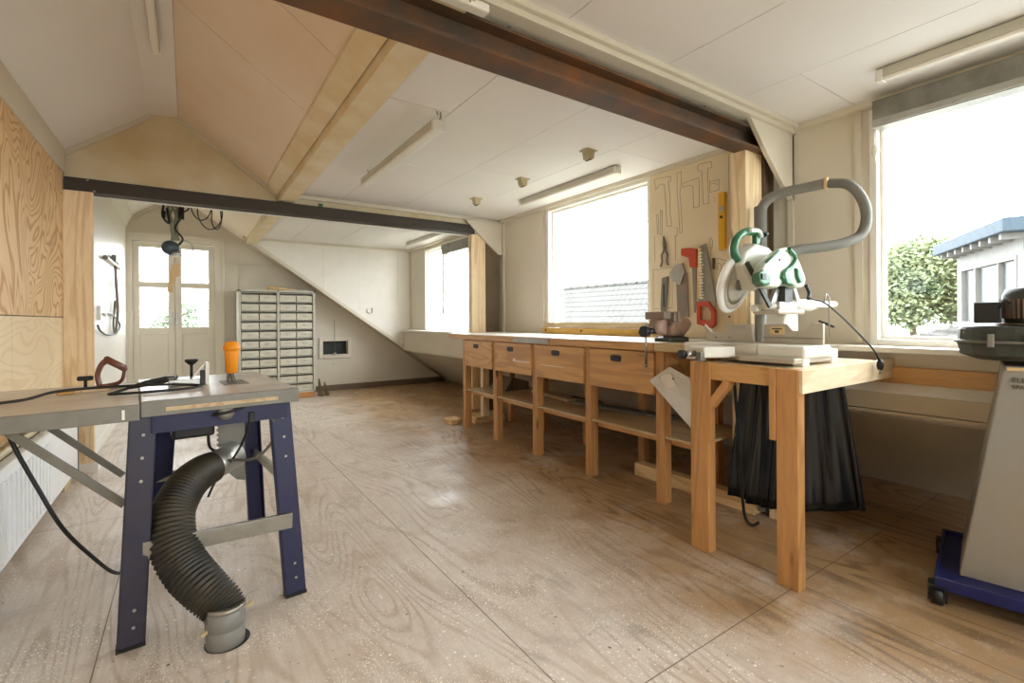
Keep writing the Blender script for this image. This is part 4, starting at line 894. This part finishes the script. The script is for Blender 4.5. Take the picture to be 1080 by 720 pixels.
each([S_().beam((.51, .04, .44), (.50, .74, .43), .02, .04), S_().beam((-.0, .04, .44), (.0, .85, .42), .02, .04)], 'crossbar', 'alu', ts, bevel=.002)
# struts for the extension
S_().beam((-.42, .14, .85), (-.05, .13, .465), .012, .028).build('strut', 'dull_steel', ts, bevel=.002)
S_().beam((-.44, .755, .82), (-.06, .76, .42), .012, .028).build('strut', 'dull_steel', ts, bevel=.002)
# motor, blade housing, knob
S_().box(.10, .25, .20, .36, .665, .75).build('motor_box', 'black', ts, bevel=.012, seg=3)
hw = S_().lathe([(.02, 0), (.03, .004), (.03, .012), (.012, .016)], (.265, .01, .79), (0, -1, 0), 20).build('height_knob', 'dull_steel', ts)
S_().tube([(.22, -.004, .786), (.265, -.006, .79), (.33, -.004, .805)], .006).build('height_lever', 'black', hw)
S_().box(.32, .36, .02, .05, .76, .80).box(.345, .365, 0, .02, .735, .78).build('switch_box', 'black', ts, bevel=.004)
mb = S_()
o_ = [(.28, .34, .77), (.385, .34, .77), (.385, .34, .41), (.35, .34, .42), (.28, .34, .50)]
mb.prism(o_, (0, .012, 0))
for k in range(11): mb.box(.274, .282, .34, .352, .52+k*.022, .53+k*.022)
mb.build('chute_plate', 'dull_steel', ts)
ou = S_().cyl((.335, .335, .535), (.235, .24, .522), .066, 28, r1=.058).build('dust_outlet', 'alu', ts)
S_().tube(arc_path([(.23, .25, .67), (.24, .26, .60), (.30, .35, .56), (.37, .40, .60)]), .006).build('motor_cable', 'rubber', ts)
S_().tube(arc_path([(.42, .02, .78), (.45, .05, .70), (.44, .08, .62), (.38, .12, .56), (.30, .20, .55)]), .006).build('motor_cable', 'dull_steel', ts)
S_().tube(arc_path([(.36, .03, .76), (.34, .08, .66), (.32, .2, .56), (.27, .33, .44), (.24, .36, .36)]), .005).build('motor_cable', 'rubber', ts)
# orange blade guard with riving knife
bg = S_().lathe([(.020, .0), (.024, .004), (.030, .10), (.030, .108), (.037, .112), (.037, .124), (.031, .13), (.028, .146), (.018, .150)], (.345, .42, .905), (0, 0, 1), 28).build('blade_guard', 'orange_pl', ts, 'orange plastic blade guard standing upright')
S_().beam((.345, .42, .90), (.35, .395, .86), .012, .02).beam((.335, .43, .93), (.332, .44, .862), .006, .014).build('riving_knife', 'dull_steel', bg)
S_().box(.30, .40, .30, .50, .8622, .8635).build('table_insert', 'dull_steel', ts)
# rip fence with knobs
rf = thing('rip_fence', 'small aluminium rip fence with two black knobs on the saw table', 'fence', (.06, 2.62, .863))
R_ = S_
R_().box(.10, .25, .40, .425, .8635, .892).box(.10, .25, .40, .46, .8635, .868).build('fence_bar', 'alu', rf, bevel=.002)
R_().box(.235, .25, .38, .43, .8635, .965).build('fence_bracket', 'saw_white', rf, bevel=.002)
R_().beam((.185, .40, .895), (.235, .40, .96), .02, .006).build('fence_strut', 'saw_white', rf)
R_().box(.216, .236, .385, .40, .8635, .93).build('fence_gap', 'black', rf, bevel=.003)
R_().cyl((.185, .41, .89), (.185, .41, .96), .006).lathe([(.010, 0), (.026, .016), (.026, .022), (.022, .026)], (.185, .41, .955), (0, 0, 1), 18).build('knob', 'black', rf)
R_().lathe([(.007, -.01), (.010, 0), (.028, .018), (.028, .028)], (.11, .44, .88), (0, 0, 1), 18).build('knob', 'black', rf)
# brown D-handled saw
HT = Matrix.Translation((-.28, 0, 0)) @ Matrix.Diagonal((.72, 1, 1, 1)) @ Matrix.Translation((.28, 0, 0))
hd = thing('d_handled_tool', 'brown D-shaped handle tool lying at the back edge of the saw table', 'hand tool', (-.28, 2.75, .857))
c0 = Vector((-.31, 2.75, .86))
path = arc_path([(-.335, 2.74, .868), (-.345, 2.74, .92), (-.325, 2.735, .965), (-.295, 2.73, .985)], 5)
MB(HT).tube(path, [.014]*len(path), 10).build('handle_arm', 'brown_pl', hd)
MB(HT).cyl((-.30, 2.73, .986), (-.215, 2.72, .945), .016, 16).ball((-.30, 2.73, .986), .016).ball((-.215, 2.72, .945), .016).build('grip', 'brown_pl', hd)
path = arc_path([(-.215, 2.72, .945), (-.225, 2.725, .90), (-.25, 2.735, .88), (-.30, 2.74, .872), (-.335, 2.74, .87)], 5)
MB(HT).tube(path, .009, 8).build('handle_base', 'brown_pl', hd)
MB(HT).box(-.345, -.22, 2.72, 2.76, .857, .872).build('sole', 'alu', hd, bevel=.002)
t = thing('clamp_knob', 'small black knob beside the brown D-shaped handle', 'knob', (-.375, 2.78, .857))
MB().cyl((-.372, 2.78, .857), (-.372, 2.78, .90), .006).build('stem', 'black', t)
MB().box(-.40, -.345, 2.77, 2.79, .895, .915).build('wing', 'black', t, bevel=.006)
t = thing('flat_brush', 'small brush with a wooden handle lying on the extension table', 'brush', (-.42, 2.74, .857))
MB().beam((-.385, 2.62, .866), (-.28, 2.66, .862), .018, .012).build('handle', 'raw_y', t, bevel=.003)
MB().beam((-.435, 2.60, .866), (-.385, 2.62, .866), .024, .014).build('ferrule', 'brass', t, bevel=.003)
# cables on table
t = thing('coiled_cable', 'black cable coiled on the table saw top with its plug', 'cord', (-.1, 2.5, .857))
cz = .872
MB().tube(arc_path([(-.62, 2.42, .862), (-.50, 2.45, .868), (-.42, 2.50, .885), (-.30, 2.52, .888), (-.1, 2.50, .886), (.02, 2.49, .876), (.045, 2.46, .872), (.0, 2.42, .871), (-.12, 2.40, .870), (-.25, 2.43, .868), (-.24, 2.47, .870), (-.20, 2.53, .878)]), .0055).build('cable', 'rubber', t)
MB().tube([(-.20, 2.53, .878), (-.15, 2.56, .888), (-.08, 2.59, .898)], [.007, .013, .015], 10).build('plug', 'black', t)
for q in (0, .014): MB().cyl((-.08, 2.59+q-.007, .898), (-.045, 2.60+q-.007, .902), .003, 6).build('prong', 'alu', t)
tag(MB().tube(arc_path([(-.52, 2.34, .80), (-.50, 2.34, .72), (-.44, 2.34, .56), (-.38, 2.36, .40), (-.31, 2.45, .24), (-.26, 2.6, .10), (-.23, 2.82, .012), (-.14, 2.92, .008), (.0, 2.85, .008)]), .007).build('hanging_cable', 'rubber'), 'black cable hanging from the extension table down to the floor', 'cable')

# flexible duct
t = thing('flexible_duct', 'thick dusty black ribbed duct curving from the table saw to the floor', 'duct', (.106, 2.0, 0))
hs = arc_path([(.085, 2.44, .522), (.05, 2.405, .518), (.005, 2.36, .496), (-.032, 2.31, .455), (-.055, 2.26, .40), (-.048, 2.20, .315), (-.01, 2.14, .24), (.045, 2.07, .18), (.092, 2.03, .13), (.106, 2.01, .10)], 24)
n_ = len(hs); rr = []
for k in range(n_):
    g_ = k/(n_-1); b_ = .062 + .013*math.sin(min(1, g_*1.6)*PI*.5) - (.012*max(0, g_-.7)/.3)
    rr.append(b_ + (.0035 if (k//2) % 2 else -.0035))
MB().tube(hs, rr, 28).build('ribbed_duct', 'hose_black', t)
MB().lathe([(.064, 0), (.064, .02)], (.106, 2.005, .115), (.05, .1, 1), 28).build('hose_clamp', 'steel', t)
tag(MB().lathe([(.062, -.02), (.062, .06), (.060, .062), (.064, .065), (.064, .125), (.055, .127)], (.106, 2.005, .0), (0, 0, 1), 32).build('floor_pipe', 'pipe_grey'), 'short grey pipe stub rising from the floor under the black duct', 'pipe')
tag(MB().lathe([(.072, .0005), (.072, .0012)], (.112, 2.01, .0), (0, 0, 1), 32, False).build('pipe_hole', 'black'), 'dark hole edge in the floor round the grey pipe stub', 'hole')
t = thing('pipe_peg', 'wooden peg and wire sticking through the grey floor pipe', 'peg', (.11, 2.0, .07))
MB().beam((.03, 1.97, .066), (.195, 2.03, .102), .008, .012).build('peg', 'raw_y', t)
MB().tube(arc_path([(.155, 1.99, .09), (.17, 2.02, .13), (.20, 2.04, .135), (.215, 2.05, .132)]), .002, 6).build('wire', 'steel', t)

# ================================================================ RADIATOR, RAILS
r = thing('radiator', 'white panel radiator low on the left plywood wall', 'radiator', (-.71, 3.0, .05))
MB().box(-.735, -.68, 1.0, 4.74, .06, .50).build('panel', 'rad_white', r, bevel=.008)
mb = MB()
y = 1.03
while y < 3.9: mb.box(-.682, -.670, y, y+.04, .10, .45); y += .072
mb.build('flutes', 'rad_white', r, bevel=.003)
MB().box(-.74, -.675, 4.74, 4.752, .05, .50).build('side_cover', 'dull_steel', r)
MB().box(-.74, -.70, 4.4, 4.6, .0, .06).box(-.74, -.70, 1.4, 1.6, 0, .06).build('bracket', 'raw_y', r)
tag(MB().box(XL, -.752, YB, 4.55, .56, .60).build('wall_batten', 'orange_y'), 'brown wooden batten running along the plywood wall above the radiator', 'batten')
t = thing('heating_pipe', 'grey-green heating pipe above the radiator with a brass valve', 'pipe', (-.72, 3.2, .5))
MB().cyl((-.725, YB, .535), (-.725, 4.5, .535), .016, 12).build('pipe', 'socket', t)
MB().cyl((-.725, 4.32, .535), (-.725, 4.46, .535), .022, 12).cyl((-.725, 4.40, .535), (-.725, 4.40, .57), .014, 12).cyl((-.725, 4.46, .535), (-.725, 4.5, .535), .03, 8).build('valve', 'brass', t, 'brass valve')
MB().tube(arc_path([(-.70, 3.5, .52), (-.69, 3.7, .49), (-.70, 3.9, .53)]), .002, 6).build('string', 'tag', t)

# ================================================================ FAR END
cb = thing('drawer_cabinet', 'grey small-parts cabinet with rows of drawers against the far wall', 'cabinet', (1.07, 7.75, 0))
x0, x1, yc, ztop, zb = .585, 1.60, 7.68, 1.60, .08
MB().box(x0, x0+.03, yc, yc+.35, zb, ztop).box(x1-.03, x1, yc, yc+.35, zb, ztop).box(x0, x1, yc, yc+.35, ztop-.03, ztop).box(x0, x1, yc, yc+.35, zb, zb+.02).box(x0, x1, yc+.33, yc+.35, zb, ztop).box((x0+x1)/2-.015, (x0+x1)/2+.015, yc, yc+.34, zb, ztop).build('carcass', 'cab_grey', cb, bevel=.002)
MB().box(x0+.02, x1-.02, yc-.0, yc+.33, 0.005, zb).build('plinth', 'orange_x', cb, 'orange wooden plinth')
rows = 11; rh = (ztop-.04-zb-.02)/rows
bay = (x1-x0-.09)/2
sh = None
for i in range(rows):
    z = zb+.02+i*rh
    for a in (x0+.03, (x0+x1)/2+.015):
        if sh is None: sh = MB().box(a, a+bay, yc-.004, yc+.3, z+rh-.010, z+rh-.002).build('shelf', 'cab_grey', cb); s0 = (a, z)
        else:
            c = sh.copy(); C.objects.link(c); c.location = (a-s0[0], 0, z-s0[1])
proto = None
for i in range(rows):
    z = zb+.02+i*rh
    for a in (x0+.03, (x0+x1)/2+.015):
        for k in (0, 1):
            xa = a + .008 + k*(bay/2-.002)
            if proto is None:
                w_ = bay/2-.014
                proto = MB().box(xa, xa+w_, yc+.018, yc+.28, z+.004, z+rh-.036).build('drawer', 'drawer', cb, bevel=.002)
                kb = MB().box(xa+w_/2-.03, xa+w_/2+.03, yc+.008, yc+.018, z+rh*.32, z+rh*.50).build('drawer_pull', 'cab_grey', proto, bevel=.002); p0 = (xa, z)
            else:
                c = proto.copy(); C.objects.link(c); c.location = (xa-p0[0], random.uniform(-.006, .006), z-p0[1])
                c2 = kb.copy(); C.objects.link(c2); c2.parent = c
tag(MB().ball((1.12, 7.85, 1.625), .06, (2.2, 1.2, .5)).ball((1.02, 7.86, 1.63), .05, (1.2, 1, .7)).ball((1.26, 7.88, 1.62), .05, (2, 1, .4)).build('cloth_bundle', 'tag'), 'beige crumpled bundle on top of the grey drawer cabinet', 'bundle')
tag(MB().prism([(1.63, 7.68, 0), (1.70, 7.64, 0), (1.665, 7.75, .26), (1.65, 7.75, .26)], (.012, .03, 0)).build('wood_wedge', 'dark_wood'), 'dark narrow wooden wedge leaning right beside the grey drawer cabinet', 'offcut')
tag(MB().prism([(1.72, 7.68, 0), (1.79, 7.64, 0), (1.745, 7.75, .20), (1.73, 7.75, .20)], (.012, .03, 0)).build('wood_wedge', 'dark_wood'), 'second dark wedge leaning to the right of the first, further from the cabinet', 'offcut')
# hatch
h = thing('wall_hatch', 'small framed hatch with dark opening low in the far wall', 'hatch', (2.02, 8.2, .5))
MB().box(hx0-.06, hx0, 8.175, 8.2, hz0-.06, hz1+.06).box(hx1, hx1+.05, 8.175, 8.2, hz0-.06, hz1+.06).box(hx0, hx1, 8.175, 8.2, hz0-.06, hz0).box(hx0, hx1, 8.175, 8.2, hz1, hz1+.06).build('hatch_frame', 'cream', h, bevel=.003)
MB().box(hx0, hx1, 8.30, 8.31, hz0, hz1).build('hatch_back', 'hatch_dark', h)
MB().cyl((2.0, 8.17, hz0+.02), (2.0, 8.17, 1.16), .005, 8).build('rod', 'steel', h)
MB().box(1.98, 2.02, 8.155, 8.175, hz0-.01, hz0+.03).build('latch', 'alu', h)
t = thing('wall_socket', 'round white socket on the dormer end wall beyond the dark beam', 'socket', (2.46, 7.8, 1.30))
MB().lathe([(.045, 0), (.045, .012), (.038, .03)], (2.46, 7.8, 1.31), (0, -1, 0), 24).build('socket_body', 'white_paint', t)
MB().box(2.485, 2.50, 7.768, 7.78, 1.27, 1.35).build('socket_gap', 'ink', t)
tag(MB().lathe([(.012, 0), (.012, .015)], (1.99, 8.2, .44), (0, -1, 0), 10).build('wall_stud_knob', 'socket'), 'tiny knob on the far wall under the framed hatch', 'knob')

# outlet, bracket and cable on the far left wall
t = thing('wall_outlet', 'white outlet box on the far left wall beside the door', 'outlet', (-.67, 5.8, 1.2))
MB().box(-.68, -.655, 5.70, 5.80, 1.17, 1.30).build('outlet_plate', 'white_paint', t, bevel=.004)
MB().box(-.655, -.63, 5.82, 5.87, 1.20, 1.235).build('outlet_plug', 'white_paint', t, bevel=.004)
t = thing('hanging_bracket', 'grey tool bracket on the far left wall with cables hanging from it', 'bracket', (-.66, 6.5, 1.8))
MB().box(-.68, -.64, 6.05, 7.25, 1.765, 1.79).build('bracket_arm', 'white_paint', t, bevel=.004)
MB().box(-.67, -.63, 6.60, 6.95, 1.795, 1.87).build('bracket_block', 'dull_steel', t, bevel=.006)
MB().lathe([(.02, 0), (.02, .05)], (-.655, 6.0, 1.775), (0, 1, 0), 14).build('bracket_cap', 'dull_steel', t)
tag(MB().tube(arc_path([(-0.655, 5.801, 1.226), (-0.655, 6.47, 1.225), (-0.655, 7.133, 1.133), (-0.655, 6.947, 1.038), (-0.655, 6.173, 1.024), (-0.655, 5.678, 1.07), (-0.655, 5.515, 1.122)]), .008).build('cable', 'rubber'), 'black cable looping below the white outlet on the far left wall', 'cable')
for k, (lb) in enumerate(('grey cable strand hanging straight from the bracket by the door', 'darker cable strand hanging in a long loop from the bracket by the door')):
    dy = .12*k
    tag(MB().tube(arc_path([(-.655, 6.72+dy, 1.765), (-.65, 6.75+dy, 1.55), (-.65, 6.85+dy*1.2, 1.30), (-.65, 6.76+dy, 1.12), (-.65, 6.66+dy, 1.02), (-.655, 6.58+dy*.3, 1.12), (-.655, 6.70+dy, 1.38)]), .007).build('cable', 'dull_steel' if k == 0 else 'vise_grey'), lb, 'cable', 'cables hanging from the wall bracket')

# hanging cluster under the ridge
hg = thing('hanging_work_lamp', 'dark lamp head hanging on a thick bundle of wires in front of the double door', 'hanging lamp', (-.12, 6.0, 1.9))
mb = MB()
for k in range(6):
    a = k*1.05; mb.tube(arc_path([(-.13+.05*math.cos(a), 6+.04*math.sin(a), 2.86), (-.13+.04*math.cos(a), 6+.04*math.sin(a), 2.4), (-.12+.05*math.cos(a+1), 6+.03*math.sin(a), 2.25), (-.11+.025*math.cos(a+2), 6, 2.1), (-.10+.012*k-.03, 6, 1.98)]), .011)
mb.build('wire_bundle', 'wires', hg)
mb = MB()
mb.tube(arc_path([(-.20, 5.97, 2.75), (-.19, 5.96, 2.40), (-.205, 5.96, 2.22), (-.15, 5.96, 2.15), (-.17, 5.96, 2.3)]), .011).tube(arc_path([(-.04, 5.97, 2.75), (-.05, 5.96, 2.3), (-.06, 5.96, 2.2), (-.10, 5.96, 2.1), (-.04, 5.96, 2.0), (-.07, 5.96, 1.93)]), .009)
mb.tube(arc_path([(-.02, 5.97, 2.78), (0.02, 5.95, 2.36), (-.03, 5.95, 2.27), (-.06, 5.95, 2.22)]), .007)
mb.build('black_cable', 'rubber', hg)
MB().box(-.075, -.025, 5.95, 6.0, 2.20, 2.38).box(-.215, -.18, 5.95, 5.99, 2.20, 2.27).build('connector', 'black', hg, bevel=.006)
MB().lathe([(.02, -.06), (.065, -.05), (.075, 0), (.07, .04), (.02, .05)], (-.145, 5.97, 1.90), (.3, -1, -.1), 24).build('lamp_head', 'led_dark', hg)
MB().tube([(-.02+.07*math.cos(a/12*2*PI), 5.97+.01*math.sin(a/12*2*PI), 1.90+.085*math.sin(a/12*2*PI)) for a in range(12)], .006, 6, True).build('hook_ring', 'alu', hg)
MB().tube([(-.10, 5.97, 1.86), (-.09, 5.97, 1.82)], .05, 14).build('lamp_collar', 'alu', hg)
t = thing('paper_tag', 'buff card tag hanging below the dark lamp head', 'tag', (-.1, 5.95, 1.5))
MB().cyl((-.11, 5.96, 1.83), (-.11, 5.96, 1.68), .003, 6).build('string', 'socket', t)
MB().prism([(-.125, 5.95, 1.73), (-.06, 5.95, 1.75), (-.065, 5.95, 1.62), (-.10, 5.95, 1.60), (-.125, 5.95, 1.44), (-.175, 5.95, 1.45), (-.145, 5.95, 1.66)], (0, .008, 0)).build('tag_card', 'tag', t)
for k, (x, zz, rr_, lb) in enumerate(((.115, 2.25, .095, 'leftmost black wire loop hanging just behind the dark far beam'), (.19, 2.20, .12, 'middle black wire loop hanging just behind the dark far beam'), (.245, 2.16, .075, 'rightmost narrow black wire loop hanging just behind the dark far beam'))):
    w_ = rr_*(.55 if k == 2 else .85); yk = 5.6+.03*k
    pts_ = arc_path([(x-w_*.6, yk, slope_z(x-w_*.6)), (x-w_*.95, yk, zz+rr_*1.2), (x-w_, yk, zz), (x-w_*.6, yk+.01, zz-rr_*.8), (x, yk+.015, zz-rr_*1.1), (x+w_*.6, yk+.01, zz-rr_*.8), (x+w_, yk, zz), (x+w_*.9, yk, zz+rr_*1.2), (x+w_*.5, yk, slope_z(x+w_*.5))])
    tag(MB().tube(pts_, .006, 6).build('wire_loop', 'rubber'), lb, 'wire', 'wire loops hanging behind the dark beam')

# ================================================================ OUTSIDE
struct(MB().box(-60, 120, -60, 120, -6.2, -6.0), 'ground', 'ground')
nh = thing('neighbour_house', 'neighbouring house with grey tiled roof seen through the middle window', 'building', (13, 14, -6))
MB().prism([(8.5, 9.0, -.9), (13.2, 9.0, 2.42), (13.2, 9.0, 2.3), (8.6, 9.0, -1.0)], (0, 9, 0)).prism([(13.2, 9.0, 2.42), (18, 9.0, -.9), (18, 9.0, -1.0), (13.2, 9.0, 2.3)], (0, 9, 0)).build('roof', 'roof_tile', nh)
MB().prism([(9.2, 9.2, -6), (17.4, 9.2, -6), (17.4, 9.2, -.7), (13.2, 9.2, 2.2), (9.2, 9.2, -.7)], (0, 8.6, 0)).build('wall', 'dorm_white_dimmed', nh)
MB().cyl((13.2, 12.3, 2.4), (13.2, 12.3, 2.85), .03, 8).build('roof_vent', 'dull_steel', nh)
mb = MB()
for k in range(18): mb.lathe([(.10, 0), (.08, .48)], (13.2, 9.02+k*.5, 2.40), (0, 1, 0), 8)
mb.build('ridge_tiles', 'roof_tile', nh)

DM = Matrix.Translation((7.0, 1.11, 0)) @ Matrix(((.88, .474, 0, 0), (.474, -.88, 0, 0), (0, 0, 1, 0), (0, 0, 0, 1)))   # local x runs away along the glazed face, local y along the clad face
dm = thing('dormer_building', 'white clad dormer building with blue-grey roof edge outside the right window', 'building', (7.5, 1.5, 0))
D_ = lambda: MB(DM)
mb = D_(); mb.box(0, 1.85, 0, 3.0, -1.5, 1.02).box(0, .12, 0, 3.0, 1.02, 1.95).box(1.7, 1.85, 0, 3.0, 1.02, 1.95).box(.12, 1.7, 0, .02, 1.78, 1.95)
for k in range(9): mb.box(-.012, .0, .05, 3.0, 1.05+k*.1, 1.14+k*.1)
mb.build('wall', 'dorm_white_dimmed', dm)
wf = D_().box(.12, .17, -.01, .05, 1.05, 1.78).box(.55, .58, -.01, .05, 1.05, 1.78).box(1.2, 1.24, -.01, .05, 1.05, 1.78).box(1.66, 1.7, -.01, .05, 1.05, 1.78).box(.17, 1.66, -.009, .049, 1.74, 1.79).box(.17, 1.66, -.009, .049, 1.02, 1.08).build('window_frame', 'dorm_white_dimmed', dm)
D_().box(.17, 1.66, .02, .028, 1.08, 1.75).build('window_pane', 'glass', wf)
D_().box(.13, 1.69, .12, .14, 1.03, 1.77).build('window_curtain', 'dorm_blue', dm)
D_().box(-.22, 2.0, -.22, 3.1, 1.99, 2.13).build('roof_edge', 'dorm_blue', dm, bevel=.01)
mb = D_()
for k in range(8): mb.box(-.05+k*.26, .0+k*.26, -.18, 0, 1.93, 1.99)
for k in range(6): mb.box(-.18, 0, .1+k*.4, .16+k*.4, 1.93, 1.99)
mb.build('rafter_ends', 'dorm_white_dimmed', dm)
D_().prism([(-.3, -.35, .91), (2.1, -.35, .91), (1.9, -.001, 1.02), (-.1, -.001, 1.02)], (0, 0, -.06)).build('skirt_roof', 'roof_tile', dm)
tag(MB().box(3.8, 12, -3, 2.6, .70, .86).build('flat_roof', 'flat_roof'), 'pale flat roof just outside the large right window', 'roof')

def tree(label, c, r, n, leaf='leaf', group=None, sq=1.0):
    t = thing('tree', label, 'tree', (c[0], c[1], -6), group)
    rnd = random.Random(int(c[0]*10)); mb = MB()
    cl = []
    for k in range(26):
        a = rnd.uniform(0, 2*PI); e = rnd.uniform(-.7, 1); q = r*.68
        cl.append(Vector((c[0]+math.cos(a)*q*math.sqrt(max(0, 1-e*e))*sq, c[1]+math.sin(a)*q*math.sqrt(max(0, 1-e*e))*sq, c[2]+e*q)))
    for k in range(n):
        p = rnd.choice(cl) + Vector((rnd.gauss(0, 1), rnd.gauss(0, 1), rnd.gauss(0, 1)))*r*.17
        u = Vector((rnd.uniform(-1, 1), rnd.uniform(-1, 1), rnd.uniform(-1, 1))).normalized(); w = u.orthogonal().normalized(); s_ = r*.045
        mb.add([p-u*s_, p+w*s_*.6, p+u*s_, p-w*s_*.6], [(0, 1, 2, 3)])
    mb.build('foliage', leaf, t)
    MB().cyl((c[0], c[1], -6), (c[0], c[1], c[2]), .14, 8, .06).build('trunk', 'bark', t)
    return t
tree('round leafy tree left of the white dormer building outside', (14.0, 4.0, 1.75), 1.22, 22000)
for k, (x, y, z, r_, lb) in enumerate(((-6.2, 38, .3, 3.4, 'hazy tree outside the left pane of the double door'), (0, 45, .4, 2.8, 'hazy tree outside between the two door leaves'), (6.8, 39, .3, 3.3, 'hazy tree outside the right pane of the double door'))):
    tree(lb, (x, y, z), r_, 9000, 'leaf_hazed', 'trees beyond the double door')
